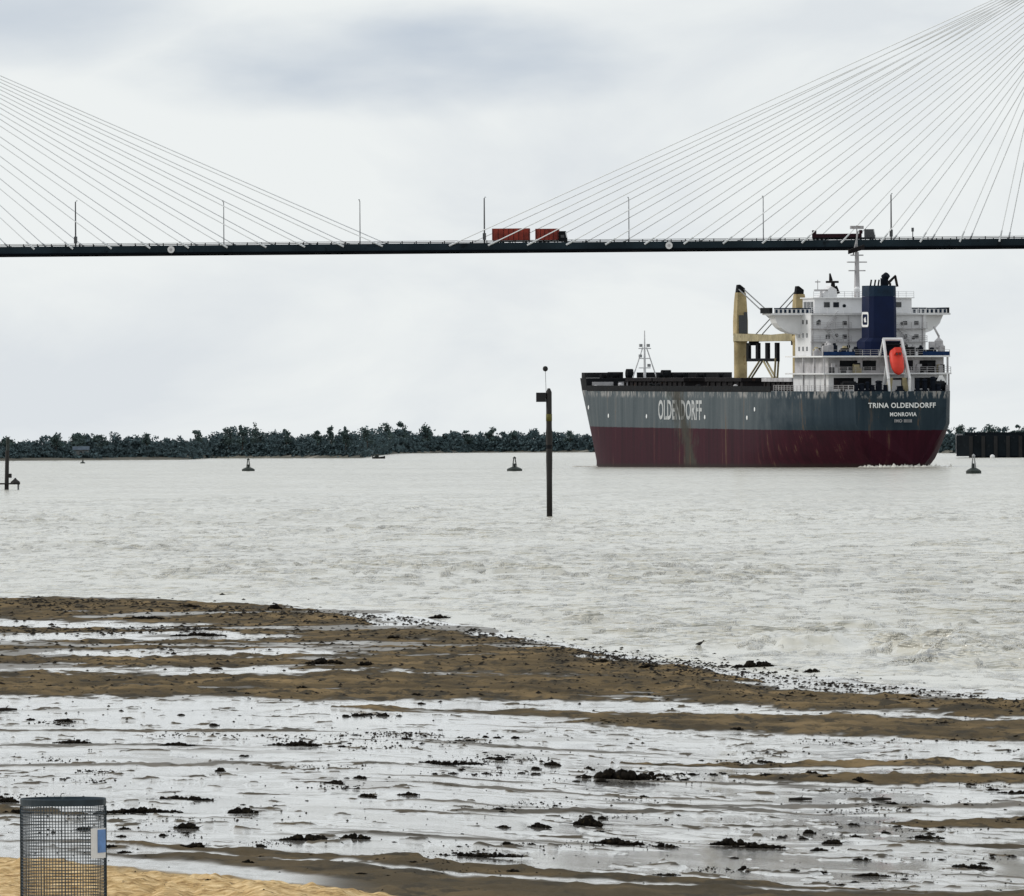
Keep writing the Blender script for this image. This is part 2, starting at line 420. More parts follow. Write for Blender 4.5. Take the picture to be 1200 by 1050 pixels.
def surf_z(x, y):
    """height of the finished beach (or the water on it) at a point"""
    D, t, Z = GRID['D'], GRID['t'], GRID['Z']
    i = int(np.clip(np.searchsorted(D, y) - 1, 0, len(D) - 2)); q = x / y
    j = int(np.clip(np.searchsorted(t, q) - 1, 0, len(t) - 2))
    a = min(1, max(0, (y - D[i]) / (D[i + 1] - D[i]))); b = min(1, max(0, (q - t[j]) / (t[j + 1] - t[j])))
    z = (Z[i, j] * (1 - b) + Z[i, j + 1] * b) * (1 - a) + (Z[i + 1, j] * (1 - b) + Z[i + 1, j + 1] * b) * a
    return max(float(z), 0.0)
def on_ground(px, py):
    """where the ray through a pixel meets the beach"""
    lo, hi = 60.0, 420.0
    for _ in range(26):
        m = (lo + hi) / 2; p = at(px, py, m)
        if p.z > surf_z(p.x, m): lo = m
        else: hi = m
    p = at(px, py, lo); return Vector((p.x, p.y, surf_z(p.x, p.y)))

DRY = [  # strand lines and bars: x, centre y, half thickness, dryness
    ([-400, 0, 200, 330, 390, 440], [713, 713, 717, 722, 727, 732], [12, 12, 14, 12, 9, 0], 0.9),
    ([-400, 0, 120, 200, 260], [738, 738, 739, 738, 737], [4, 4, 3, 3, 0], 0.8),
    ([190, 300, 500, 640, 720], [735, 738, 743, 760, 770], [0, 6, 6, 6, 0], 0.8),
    ([-400, 0, 200, 400, 600, 720], [757, 757, 757, 754, 766, 778], [6, 6, 5, 10, 11, 0], 0.85),
    ([-400, 0, 300, 420, 650, 800, 900], [776, 776, 776, 777, 780, 790, 800], [6, 6, 6, 9, 11, 8, 0], 0.9),
    ([-400, 0, 200, 400, 600, 800, 1000, 1200, 1500], [802, 803, 804, 806, 805, 810, 823, 831, 842], [9, 11, 12, 15, 14, 13, 10, 9, 9], 1.0),
    ([380, 450, 600, 700, 800, 1000, 1200, 1500], [830, 832, 836, 841, 847, 852, 857, 866], [0, 2, 4, 8, 10, 12, 13, 13], 0.8),
    ([700, 900, 1000, 1200, 1500], [897, 898, 897, 897, 897], [0, 2.5, 3.5, 4, 4], 0.85),
    ([850, 900, 1000, 1200, 1500], [913, 913, 913, 915, 915], [0, 4, 6, 5, 5], 0.85),
    ([760, 850, 1200, 1500], [946, 946, 946, 948], [0, 2, 2.5, 3], 0.45),
    ([1030, 1080, 1200, 1500], [966, 966, 966, 966], [0, 4, 6, 6], 0.8),
    ([1060, 1120, 1500], [991, 991, 993], [0, 2.5, 3], 0.6),
    ([-400, 0, 60, 110], [953, 953, 955, 958], [5, 5, 3, 0], 0.7),
    ([-400, 100, 300, 420], [857, 857, 857, 858], [1.5, 1.5, 2, 0], 0.5),
    ([-400, 0, 250, 430], [898, 898, 896, 890], [2, 2, 2, 0], 0.45),
    ([520, 580, 700, 860], [951, 952, 952, 953], [0, 3, 3, 0], 0.5),
    ([110, 180, 300, 420, 540, 700, 900, 1100], [988, 994, 1001, 1008, 1019, 1031, 1040, 1048], [0, 3, 5, 4, 4, 3, 3, 0], 0.7),
]
G_X = [-400, 0, 130, 220, 350, 430, 500, 640, 800]
G_Y = [1005, 1007, 1018, 1026, 1039, 1049, 1060, 1085, 1120]
K_X = [-400, 0, 130, 250, 420, 550, 700, 900, 1200, 1500]
K_Y = [990, 994, 1000, 1003, 1013, 1025, 1035, 1043, 1047, 1050]

def beach():
    Y0 = np.linspace(1500, 1062, 40, endpoint=False)
    Y1 = np.linspace(1062, 690, 600)
    yy = np.concatenate([Y0, Y1])
    # distances spaced evenly down the photograph, on an average profile
    Dl = np.linspace(40, 420, 6000); mid = 518 + F * (CAM_H - np.maximum(ground_z(np.zeros_like(Dl), Dl), 0.04)) / Dl
    D = np.interp(-yy, -mid, Dl)
    D = np.concatenate([[15, 25, 35], D[D > 40], [345, 360, 380, 420]]); D = np.unique(D)
    t = np.concatenate([np.linspace(-0.5, -0.066, 40, endpoint=False), np.linspace(-0.066, 0.066, 600), np.linspace(0.066, 0.5, 41)[1:]])
    TT, DD = np.meshgrid(t, D); X = TT * DD
    z = ground_z(X, DD)
    px, py = px_of(X, DD, z)
    wob = (fbm(X * 0.30, DD * 0.05, 3) - 0.5) * 7 + (fbm(X * 1.3 + 5, DD * 0.35, 3) - 0.5) * 8 + (fbm(X * 4 + 8, DD * 0.8, 3) - 0.5) * 7
    wob = wob * np.interp(py, [700, 800, 900], [0.45, 0.9, 1.0])
    dry = np.zeros_like(X)
    for xs, yc, ht, amt in DRY:
        c = np.interp(px, xs, yc); h = np.interp(px, xs, ht, left=0 if xs[0] > -300 else None, right=0 if xs[-1] < 1400 else None)
        k = np.clip(h / 8, 0.12, 1)
        q = np.abs(py - c + wob * k) / np.maximum(h, 0.05)
        dry = np.maximum(dry, amt * (1 - sstep(q, 0.7, 1.35)) * (h > 0.2))
    hole = sstep(fbm(X * 0.16 + 91, DD * 0.16 + 5, 5, 0.6), 0.60, 0.69) * (1 - sstep(py, 860, 900))
    dry *= 1 - 0.6 * hole
    # mottled mud between the bars
    mott = fbm(X * 0.5 + 11, DD * 0.18 + 3, 5, 0.6)
    streak = fbm(X * 0.16 + 71, DD * 0.50, 5, 0.62)
    fine = fbm(X * 2.2 + 3, DD * 0.8 + 9, 4, 0.6)
    dry = np.maximum(dry, 0.46 * sstep(streak, 0.62, 0.72) * sstep(py, 700, 860))
    dry = np.maximum(dry, 0.30 * sstep(mott, 0.60, 0.74))
    strand = (1 - sstep(py, 790, 815)) * sstep(fbm(X * 0.35 + 23, DD * 0.10 + 7, 5, 0.6), 0.50, 0.60)      # damp silt between the upper bars
    dry = np.maximum(dry, 0.40 * strand * (z > 0.03))
    dry = np.maximum(dry, 0.55 * sstep(fine, 0.65, 0.73))
    kk = np.interp(px, K_X, K_Y); gg = np.interp(px, G_X, G_Y)
    dry = np.maximum(dry, 0.62 * sstep(py + wob * 0.4 - kk, -2, 4) )
    wet_gap = sstep(py + wob * 0.3 - (gg - 13), -3, 2) * (1 - sstep(py + wob * 0.5 - gg, -3, 2))
    dry = dry * (1 - 0.62 * wet_gap * (1 - sstep(px, 300, 480)))
    gold = sstep(py + wob * 0.5 - gg, -3, 4)
    dry = np.maximum(dry, gold)
    # relief
    lump = fbm(X * 2.0, DD * 0.9, 4, 0.55) - 0.45
    lump2 = fbm(X * 6.0 + 9, DD * 2.5, 3, 0.6) - 0.45
    z2 = z + dry * 0.035 + dry * (lump * 0.10 + lump2 * 0.07 + (fbm(X * 1.1 + 31, DD * 0.22, 4, 0.6) - 0.5) * 0.16) + (1 - np.clip(dry * 2, 0, 1)) * (fbm(X * 0.8, DD * 0.5, 3) - 0.5) * 0.003
    z2 = z2 + gold * ((fbm(X * 3, DD * 1.2, 3) - 0.5) * 0.10 + (fbm(X * 9, DD * 3, 3) - 0.5) * 0.05)
    GRID.update(D=D, t=t, Z=z2)
    V = np.stack([X, DD, z2], -1).reshape(-1, 3)
    o = np_mesh('beach', V, grid_faces(*X.shape), 'beach', True, {'dry': dry, 'gold': gold})
    o['kind'] = 'structure'
    return o
beach()

CRESTS = [  # small breakers near the shore: (pixel x from, to, y from, to, height, foam)
    (1082, 1140, 757, 782, 0.34, 0.5), (884, 940, 748, 764, 0.24, 0.5), (640, 700, 727, 733, 0.18, 0.3), (700, 770, 734, 740, 0.10, 0.2), (1085, 1180, 800, 806, 0.05, 0.2),
]
def river():
    yp = np.linspace(845, 580, 880)
    D = CAM_H * F / (yp - 518)
    far = np.geomspace(D.max(), 9000, 70)[1:]
    D = np.concatenate([[120, 150], D, far, [14000]])
    t = np.concatenate([np.linspace(-0.9, -0.062, 24, endpoint=False), np.linspace(-0.062, 0.062, 480), np.linspace(0.062, 0.9, 25)[1:]])
    TT, DD = np.meshgrid(t, D); X = TT * DD
    rng = np.random.default_rng(3)
    z = np.zeros_like(X)
    for i in range(46):
        lam = 0.9 * (5.0 / 0.9) ** rng.random()
        th = rng.normal(0, 0.55); k = 2 * math.pi / lam
        kx, ky = k * math.sin(th), k * math.cos(th)
        a = 0.0026 * lam ** 0.8
        ph = rng.random() * 6.28
        mod = 0.35 + 1.3 * fbm(X * 0.05 + i, DD * 0.03 + 2 * i, 2)
        s = np.sin(kx * X + ky * DD + ph)
        fade = np.clip((lam * 420 - DD) / (lam * 150), 0, 1)          # waves too short to mesh far away
        z += a * mod * fade * (np.exp(0.9 * s) - 1.25)
    cr = fbm(X * 0.75 + 13, DD * 0.42, 3, 0.5)            # scattered steeper wavelets
    z += 0.10 * sstep(cr, 0.60, 0.74) * sstep(fbm(X * 0.06, DD * 0.02, 2), 0.30, 0.55)
    patch = fbm(X * 0.035 + 50, DD * 0.012, 3)
    z *= 0.55 + 1.0 * sstep(patch, 0.3, 0.7)
    Ds = shore_D(X, DD)
    z *= np.clip((DD - Ds + 4) / 40, 0.12, 1) * np.clip((1500 - DD) / 700, 0, 1)
    px, py = px_of(X, DD, np.zeros_like(X))
    foam = np.zeros_like(X)
    for x0, x1, y0, y1, h, fo in CRESTS:
        a, b = at(x0, y0, depth_on(x0, y0)), at(x1, y1, depth_on(x1, y1))
        L = (b - a).length; ux, uy = (b.x - a.x) / L, (b.y - a.y) / L
        s = (X - a.x) * ux + (DD - a.y) * uy; w = (X - a.x) * uy - (DD - a.y) * ux
        s += (fbm(X * 1.2, DD * 0.6, 2) - 0.5) * 2; w = w + (fbm(X * 0.9 + 3, DD * 0.4, 3) - 0.5) * 3
        env = np.clip(s / 3, 0, 1) * np.clip((L - s) / 3, 0, 1)
        prof = np.exp(-(w / np.where(w > 0, 0.7, 2.2)) ** 2)
        rag = 0.5 + fbm(X * 2.5, DD * 1.5, 3)
        z += h * env * prof * rag
        foam = np.maximum(foam, fo * env * prof * sstep(fbm(X * 4, DD * 1.3, 4, 0.7), 0.42, 0.6))
    # thin lapping foam at the edge
    e = np.exp(-((DD - Ds - 3) / 4) ** 2) * sstep(fbm(X * 1.5, DD * 0.4, 4, 0.6), 0.5, 0.66)
    foam = np.maximum(foam, 0.35 * e)
    V = np.stack([X, DD, z], -1).reshape(-1, 3)
    o = np_mesh('river', V, grid_faces(*X.shape), 'river', True, {'foam': foam})
    o['kind'] = 'structure'
river()

# ------------------------------------------------------------------ far bank
BK_X = [-2500, 0, 228, 240, 430, 452, 560, 690, 900, 1060, 1115, 1200, 3500]
BK_Y = [540.5, 540, 538.5, 537, 536.8, 531.5, 530.4, 530.0, 530, 530, 531, 531.6, 527]
def bank_pts(n=260):
    out = []
    for px in np.linspace(-2400, 3400, n):
        py = np.interp(px, BK_X, BK_Y); yy = py
        # keep the roll of the horizon out of the far extrapolation
        if px < 0: yy = 540 - 0.0054 * px
        if px > 1200: yy = 531.6 - 0.0054 * (px - 1200)
        d = depth_on(px, yy, 0.0); out.append(at(px, yy, d))
    return out
BP = bank_pts()
def far_bank():
    n = len(BP); rows = []
    for k, (back, h) in enumerate(((-6, -0.6), (0, 0.0), (10, 0.7), (40, 1.3), (300, 1.5), (3000, 1.6), (26000, 1.6))):
        r = []
        for p in BP:
            s = (p.y + back) / p.y
            r.append((p.x * s, p.y * s, h + (0.25 * vnoise(np.array(p.x * 0.06), np.array(k * 3.0)) if 0 < k < 4 else 0)))
        rows.append(r)
    V = np.array(rows, float).reshape(-1, 3)
    o = np_mesh('far_bank', V, grid_faces(len(rows), n), 'bank', True); o['kind'] = 'structure'
far_bank()

rnd = random.Random(11)
def crown_tris(cx, cy, z0, w, h, n, leaf, rg, tall=False):
    """leaf-clump triangles gathered into lobes through a crown's volume"""
    V = []; T = []
    lobes = []
    for _ in range(rg.randint(7, 13)):
        a = rg.random() * 6.28; r = rg.random() ** 0.6 * w * 0.36
        zz = z0 + h * (0.12 + 0.76 * rg.random()); sc = 1 - 0.45 * (zz - z0) / h
        lobes.append((cx + r * math.cos(a) * sc, cy + r * math.sin(a) * sc, zz, w * (0.10 + 0.17 * rg.random()), h * (0.07 + 0.13 * rg.random())))
    for i in range(n):
        lx, ly, lz, rw, rh = lobes[i % len(lobes)]
        d = Vector((rg.gauss(0, 1), rg.gauss(0, 1), rg.gauss(0, 1))).normalized(); q = rg.random() ** 0.45 * (1.0 if rg.random() < 0.85 else 1.5)
        c = Vector((lx + d.x * rw * q, ly + d.y * rw * q, lz + d.z * rh * q))
        u = Vector((rg.gauss(0, 1), rg.gauss(0, 1), rg.gauss(0, 1))).normalized(); v = u.orthogonal().normalized()
        s = leaf * (0.6 + 0.8 * rg.random())
        V += [c + u * s, c - u * s * 0.6 + v * s * 0.8, c - u * s * 0.6 - v * s * 0.8]
        t = rg.random()
        T += [t, t, t]
    return V, T

TOPS_X = [-2000, 0, 30, 60, 95, 170, 230, 262, 290, 325, 345, 400, 440, 480, 520, 560, 620, 690, 900, 1110, 1150, 1200, 3000]
TOPS_Y = [512, 511, 510, 508, 507, 508, 508, 501, 498, 502, 508, 503, 499, 497, 502, 505, 504, 506, 504, 500, 499, 498, 505]
def bank_dist(px):
    return float(np.interp(px, [600 + F * p.x / p.y for p in BP], [p.y for p in BP]))
def wood():
    """the wood along the far bank: reads as one mass, so one object"""
    rg = random.Random(5); V = []; T = []
    for row, (back, hk) in enumerate(((14, 0.55), (26, 0.82), (42, 0.95), (62, 1.0), (75, 0.7))):
        px = -420.0
        while px < 1560:
            jx = px + rg.uniform(-4, 4)
            if 715 < jx < 1085 and row not in (2,): px += 22; continue
            D = bank_dist(jx) + back * (1 + 0.15 * rg.random())
            top = np.interp(jx, TOPS_X, TOPS_Y) + (2.0 if jx < 0 or jx > 1200 else 0)
            H = at(jx, top, D).z - 0.9
            H = max(3.0, H) * hk * rg.uniform(0.86, 1.14)
            w = H * rg.uniform(0.9, 1.3)
            p = at(jx, 500, D)
            v, t = crown_tris(p.x, p.y, 0.1, w, H, 330, 0.46 * D / 3300, rg)
            V += v; T += t
            px += rg.uniform(0.32, 0.55) * w * F / D
    # shaded understorey that closes the wood behind the first crowns
    px = -420.0
    while px < 1560:
        if not 715 < px < 1085:
            D = bank_dist(px) + 85; p = at(px, 520, D); H = max(3.0, at(px, np.interp(px, TOPS_X, TOPS_Y), D).z - 1) * rg.uniform(.62, .8)
            v, t = crown_tris(p.x, p.y, 0.0, H * 1.2, H, 90, 1.0 * D / 3300, rg); V += v; T += t
        px += rg.uniform(7, 12)
    # undergrowth along the water's edge
    px = -420.0
    while px < 1560:
        D = bank_dist(px) + rg.uniform(7, 12); p = at(px, 520, D)
        v, t = crown_tris(p.x, p.y, -0.1, rg.uniform(4, 8), rg.uniform(1.8, 3.6), 80, 0.55 * D / 3300, rg)
        V += v; T += t; px += rg.uniform(6, 16)
    A = np.array([tuple(p) for p in V], float)
    o = np_mesh('far_wood', A, np.arange(len(A)).reshape(-1, 3), 'leaf_b', False, {'tone': np.array(T)})
    tag(o, 'dark blue green wood lining the far river bank', 'wood', kind='stuff')
wood()

def tall_tree(px, top, w_px, back=20, spread=False):
    rg = random.Random(int(px * 7)); D = bank_dist(px) + back
    p = at(px, 520, D); H = at(px, top + 1.5, D).z - 1.0; w = w_px * 1.35 * D / F
    r = empty('tree', (p.x, p.y, 1.0))
    lab = 'tree behind the bridge pile cap on the far bank' if px > 1100 else 'tree standing close beside the small pale roofed house' if 60 < px < 125 else \
        'slender tree rising above the wood on the far bank' if w_px < 13 else 'broad crowned tree rising above the wood on the far bank'
    tag(r, lab, 'tree', 'trees standing above the far wood')
    tk = MB(); tk.tube((0, 0, -0.4), (0.1, 0, H * 0.55), H * 0.03, H * 0.016, 7)
    for k in range(4):
        a = rg.random() * 6.28
        tk.tube((0, 0, H * (0.35 + 0.08 * k)), (math.cos(a) * w * 0.28, math.sin(a) * w * 0.28, H * (0.58 + 0.09 * k)), H * 0.012, H * 0.006, 5)
    tk.build('trunk', 'bark', r)
    v, t = crown_tris(0, 0, H * 0.30, w, H * 0.70, 560, 0.34 * D / 3300, rg)
    A = np.array([tuple(q) for q in v])
    c = np_mesh('crown', A, np.arange(len(A)).reshape(-1, 3), 'leaf', False, {'tone': np.array(t)}); c.parent = r
for a in ((6, 508, 22), (66, 506, 22), (90, 506, 26), (118, 506, 20), (171, 502, 12), (232, 501, 14), (268, 496, 16), (284, 494, 12), (302, 496, 18),
          (336, 500, 9), (372, 500, 12), (388, 497, 9), (405, 497, 11), (430, 494, 14), (452, 493, 16), (470, 492, 14), (500, 495, 10),
          (548, 502, 12), (575, 500, 12), (602, 501, 12), (668, 500, 14), (1125, 496, 16), (1163, 495, 18), (1194, 494, 16)):
    tall_tree(*a)

hp = at(95, 527, bank_dist(95) + 13)
h = empty('riverside_house', (hp.x, hp.y, 1.0))
B(-2.3, 2.3, -1.6, 1.6, 0, 2.3).build('wall', 'wall', h)
MB().prism([(-2.0, 2.3), (2.0, 2.3), (0, 3.4)], 0, -2.7, 2.7).build('roof', 'roof', h)
B(-0.4, 0.4, -1.66, -1.58, 0.05, 1.8).build('door', 'dark_metal', h)
tag(h, 'small house with pale roof among the trees of the far bank', 'house')

# ------------------------------------------------------------------ bridge
BR_D, BR_YAW = 2878.0, rad(-8.5)
def bridge():
    p = at(495, 283, BR_D)
    ZT = p.z                                      # top of the parapet
    root = empty('cable_stayed_bridge', (p.x, p.y, 0), BR_YAW)
    tag(root, 'long cable stayed road bridge with dark deck crossing above the river', 'bridge')
    HW = 11.0; L = 520
    B(-L, L, -HW, HW, ZT - 1.95, ZT - 1.15).build('road_deck', 'asphalt', root)
    for s in (-1, 1):
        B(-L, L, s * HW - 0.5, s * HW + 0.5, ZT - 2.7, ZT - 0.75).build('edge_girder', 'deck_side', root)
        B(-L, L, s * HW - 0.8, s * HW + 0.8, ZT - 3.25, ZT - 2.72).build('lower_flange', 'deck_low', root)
        b = MB(); b.box(-L, L, s * HW - 0.14, s * HW + 0.14, ZT - 0.16, ZT - 0.04); b.box(-L, L, s * HW - 0.10, s * HW + 0.10, ZT - 0.50, ZT - 0.38)
        for i in range(-130, 131): b.box(i * 4 - 0.12, i * 4 + 0.12, s * HW - 0.18, s * HW + 0.12, ZT - 0.74, ZT - 0.162)
        b.build('guard_rail', 'dark_metal', root)
    for i in range(-34, 35):
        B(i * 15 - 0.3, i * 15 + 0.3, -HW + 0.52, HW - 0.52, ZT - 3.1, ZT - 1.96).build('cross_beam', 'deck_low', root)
    H0, H1 = 72.0, 62.0
    for side in (-1, 1):
        for sy in (-1, 1):
            yy = sy * (HW - 0.0)
            for k in range(15):
                for dirn in (1, -1):              # main span, then back span
                    ax = side * (175 - dirn * (165.4 - 11.03 * k))
                    tx = side * (175 - dirn * 1.2); tz = ZT + float(np.interp(k, [0, 5, 14], [70.8, 68.8, 44.0]))
                    a = Vector((ax, sy * (HW + 0.62), ZT - 1.4)); t = Vector((tx, sy * 8.2, tz)); d = (t - a).normalized()
                    MB().tube(a + d * 2.2, t, 0.145, n=6).build('stay_cable', 'cable', root)
                    if dirn == 1 or abs(ax) < 420:
                        MB().tube(a - d * 0.2, a + d * 3.0, 0.27, 0.24, 8).build('anchor_sleeve', 'sleeve', root)
        # H-shaped pylon on its pile cap
        X = side * 175
        py = MB()
        for sy in (-1, 1):
            rings = []
            for z, w, y in ((3, 3.2, 15.5), (ZT - 6, 2.7, 14.5), (ZT + 30, 2.2, 10.5), (ZT + 42, 2.0, 8.2), (ZT + 79, 1.8, 8.2)):
                rings.append([(X - w, sy * y - w * 0.7, z), (X + w, sy * y - w * 0.7, z), (X + w, sy * y + w * 0.7, z), (X - w, sy * y + w * 0.7, z)])
            MB().loft(rings).build('pylon_leg', 'concrete', root)
        B(X - 1.8, X + 1.8, -13.2, 13.2, ZT - 7.5, ZT - 3.6).build('pylon_cross_beam', 'concrete', root)
        B(X - 1.5, X + 1.5, -7.0, 7.0, ZT + 52, ZT + 55.5).build('pylon_cross_beam', 'concrete', root)
        pc = MB()
        ch = 4.0
        pc.prism([(X - 23.5, -14 + ch), (X - 23.5 + ch, -14), (X + 23.5 - ch, -14), (X + 23.5, -14 + ch), (X + 23.5, 14 - ch), (X + 23.5 - ch, 14), (X - 23.5 + ch, 14), (X - 23.5, 14 - ch)], 2, 0.4, 6.2)
        cap = pc.build('pile_cap', 'dark_concrete', root)
        for i in range(12):
            x = X - 19 + i * 3.45
            B(x - 0.5, x + 0.5, -14.35, -14.02, -1, 6.0).build('fender', 'black', cap)
        B(X - 19.6, X + 19.6, -14.2, 14.2, -1.2, 0.38).build('cap_base', 'deck_low', cap)
        B(X - 24.0, X - 23.52, -7, 7, 1.2, 6.6).build('lit_end_face', 'pale', cap)  # pale plate added on the left end, imitating light from the left
        B(X - 21, X + 21, -12.0, 12.0, 6.22, 7.0).build('cap_top', 'dark_concrete', cap)
    # navigation marks hung on the girder
    for px, py in ((208, 294), (790, 291)):
        q = at(px, py, BR_D); lx = (q.x - p.x) / math.cos(BR_YAW)
        m = MB(); m.tube((lx, -HW - 1.05, ZT - 1.9), (lx, -HW - 0.82, ZT - 1.9), 1.0, n=16); o = m.build('navigation_mark', 'white', root)
        m = MB(); m.tube((lx, -HW - 1.12, ZT - 1.9), (lx, -HW - 1.07, ZT - 1.9), 0.42, n=12); m.build('mark_centre', 'pale', o)
    # lamp posts stand on the bridge and belong to it
    for i, px in enumerate((-66, 94, 254, 415, 574, 731, 888, 1046, 1205)):
        lx = (at(px, 283, BR_D).x - p.x) / math.cos(BR_YAW)
        dark = px in (94, 574, 1046); r0 = 0.24 if dark else 0.17
        ly = -HW + 1.0 if dark else HW - 1.0
        m = MB(); m.tube((lx, ly, ZT - 1.15), (lx, ly, ZT + 11.8), r0, r0 * 0.7, 8)
        o = m.build('lamp_post', 'lamp_dark' if dark else 'lamp_grey', root)
        m = MB(); m.tube((lx, ly, ZT + 11.6), (lx, ly + (1.6 if ly < 0 else -1.6), ZT + 12.1), 0.10, n=6); m.build('lamp_arm', 'lamp_grey', o)
        ye = ly + (1.6 if ly < 0 else -1.6)
        B(lx - 0.18, lx + 0.18, min(ye, ye + 0.7), max(ye, ye + 0.7), ZT + 12.02, ZT + 12.2).build('lamp_head', 'lamp_grey', o)
        if dark: B(lx - 0.42, lx + 0.42, ly - 0.4, ly + 0.4, ZT + 0.1, ZT + 2.0).build('junction_box', 'lamp_dark', o)
    lx = (at(1071, 283, BR_D).x - p.x) / math.cos(BR_YAW)
    m = MB(); m.tube((lx, -HW + 0.6, ZT - 1.15), (lx, -HW + 0.6, ZT + 2.4), 0.14, n=6)
    o = m.build('sign_post', 'lamp_dark', root)
    B(lx - 0.35, lx + 0.35, -HW + 0.42, -HW + 0.46, ZT + 1.4, ZT + 2.5).build('sign_plate', 'lamp_dark', o)
    return root, ZT, p
BRIDGE, ZT, BR_P = bridge()

def on_deck(px, ly):
    lx = (at(px, 283, BR_D).x - BR_P.x) / math.cos(BR_YAW)
    return BRIDGE.matrix_basis @ Vector((lx, ly, ZT - 1.147))

def wheels(root, xs, r=0.5, w=1.15):
    for x in xs:
        for s in (-1, 1):
            t = MB().tube((x, s * w - 0.15, r), (x, s * w + 0.15, r), r, n=14).build('wheel', 'black', root)
            MB().tube((x, s * w - 0.17, r), (x, s * w + 0.17, r), r * 0.5, n=10).build('rim', 'lamp_grey', t)
def truck_cab(root, x0, x1, mat, h=3.0):
    c = MB().prism([(x0, 0.75), (x1, 0.75), (x1, 1.7), (x1 - 0.35, h), (x0, h)], 1, -1.2, 1.2).build('cab', mat, root)
    MB().prism([(x1 - 0.02, 1.75), (x1 + 0.03, 1.75), (x1 - 0.29, h - 0.2), (x1 - 0.34, h - 0.2)], 1, -1.05, 1.05).build('windscreen', 'glass', c)
    for s in (-1, 1):
        B(x0 + 0.5, x1 - 0.55, s * 1.2 - 0.02, s * 1.2 + 0.02, 1.75, 2.5).build('side_window', 'glass', c)
    B(x1, x1 + 0.12, -1.15, 1.15, 0.45, 0.85).build('bumper', 'dark_metal', c)

q = on_deck(624, -6.5)
t = empty('red_truck', q, BR_YAW)
tag(t, 'truck with red canvas box and full trailer driving along the bridge deck', 'truck')
m_px = BR_D / F
def X_(px): return (px - 624) * m_px
B(X_(632), X_(668) - 0.1, -0.6, 0.6, 0.6, 1.0).build('chassis', 'dark_metal', t)
b = B(X_(632), X_(659), -1.25, 1.25, 1.05, 4.3).build('cargo_box', 'truck_red', t)
for k in range(6): B(X_(633) + k * 1.2, X_(633) + k * 1.2 + 0.12, -1.30, -1.255, 1.1, 4.25).build('box_post', 'truck_dark', b)
truck_cab(t, X_(660), X_(668.5), 'dark_metal', 3.6)
wheels(t, (X_(635), X_(641), X_(665)))
B(X_(582), X_(632) - 0.1, -0.5, 0.5, 0.65, 1.0).build('trailer_frame', 'dark_metal', t)
b = B(X_(581), X_(624.5), -1.25, 1.25, 1.05, 4.45).build('trailer_box', 'truck_red', t)
for k in range(8): B(X_(582) + k * 1.45, X_(582) + k * 1.45 + 0.12, -1.30, -1.255, 1.1, 4.4).build('box_post', 'truck_dark', b)
wheels(t, (X_(586), X_(592), X_(619)))

q = on_deck(990, -6.5)
t = empty('flatbed_truck', q, BR_YAW)
tag(t, 'long flatbed truck with low dark maroon load on the bridge behind the ship mast', 'truck')
def X_(px): return (px - 990) * m_px
B(X_(953), X_(1024), -0.6, 0.6, 0.6, 1.05).build('chassis', 'dark_metal', t)
B(X_(953), X_(1010), -1.25, 1.25, 1.06, 2.2).build('flatbed_load', 'truck_dark', t)
B(X_(953), X_(957), -1.25, 1.25, 2.21, 3.2).build('tail_board', 'truck_dark', t)
B(X_(1008), X_(1011), -1.2, 1.2, 2.21, 3.2).build('head_board', 'truck_dark', t)
truck_cab(t, X_(1014), X_(1026), 'lamp_dark', 3.4)
wheels(t, (X_(957), X_(962), X_(967), X_(1008), X_(1022)))

# ------------------------------------------------------------------ the ship
SH_D, SH_A, SH_TRIM = 1890.0, rad(15.4), rad(0.45)
sp = at(1056, 546, SH_D)
SHIP = empty('cargo_ship', (sp.x, SH_D, 0), SH_A, SH_TRIM)
tag(SHIP, 'grey and maroon bulk carrier seen from astern with navy funnel and orange lifeboat', 'ship')
# local frame: +Y forward from the transom, -X to port, Z up
DK = 14.0; BM = 16.1; LOA = 186.0
def hb(u, z):
    """half breadth of the hull"""
    zz = max(z, -2.0)
    k = max(0.0, min(1.0, zz / DK))
    # stern
    k8 = max(0.0, min(1.0, zz / 8.0))
    b0 = 3.8 + 4.6 * (k8 ** 0.8) + 0.5 * k
    run = 52 - 18 * k8 ** 0.7
    s = max(0.0, min(1.0, u / run)); s = 1 - (1 - s) ** 2.2
    b = b0 + (BM - b0) * s
    # bow
    st = 132 + 15 * k; en = 178.5 + (LOA - 178.5) * k
    if z > DK: en += (z - DK) * 0.5; st += (z - DK) * 0.6
    if u > st:
        q = min(1.0, (u - st) / (en - st)); b = BM * math.sqrt(max(0.0, 1 - q ** 2.05))
    return b
def bow_end(z):
    k = max(0.0, min(1.0, max(z, 0) / DK)); return 178.5 + (LOA - 178.5) * k + max(0, z - DK) * 0.5
FC0 = 158.0                                   # break of the forecastle
def hull():
    zs = [-4, -1.5, 0, 1.5, 3, 4.5, 6, 7, 8, 9.5, 11, 12.5, DK]
    us = [0, 1.5, 3, 5, 8, 11, 15, 20, 26, 33, 40, 50, 65, 80, 95, 110, 125] 
    bow = [0.0, 0.1, 0.2, 0.3, 0.4, 0.5, 0.6, 0.7, 0.78, 0.85, 0.91, 0.95, 0.98, 0.995, 1.0]
    rings = []
    for i, u in enumerate(us + bow):
        L_, R_ = [], []
        for z in zs:
            uu = u if i < len(us) else 132 + (bow_end(z) - 132) * u
            # raked, slightly rounded counter
            uo = uu
            if i < 1: uo = uu + max(0.0, (7.0 - z)) * 0.28
            b = hb(uu, z)
            L_.append((-b, uo, z)); R_.append((b, uo, z))
        rings.append(L_ + R_[::-1])
    m = MB(); m.loft(rings)
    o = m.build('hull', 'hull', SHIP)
    me = o.data; me.shade_smooth()
    for p in me.polygons:
        if len(p.vertices) > 4 or abs(p.normal.z) > 0.9: p.use_smooth = False
    return o
HULL = hull()
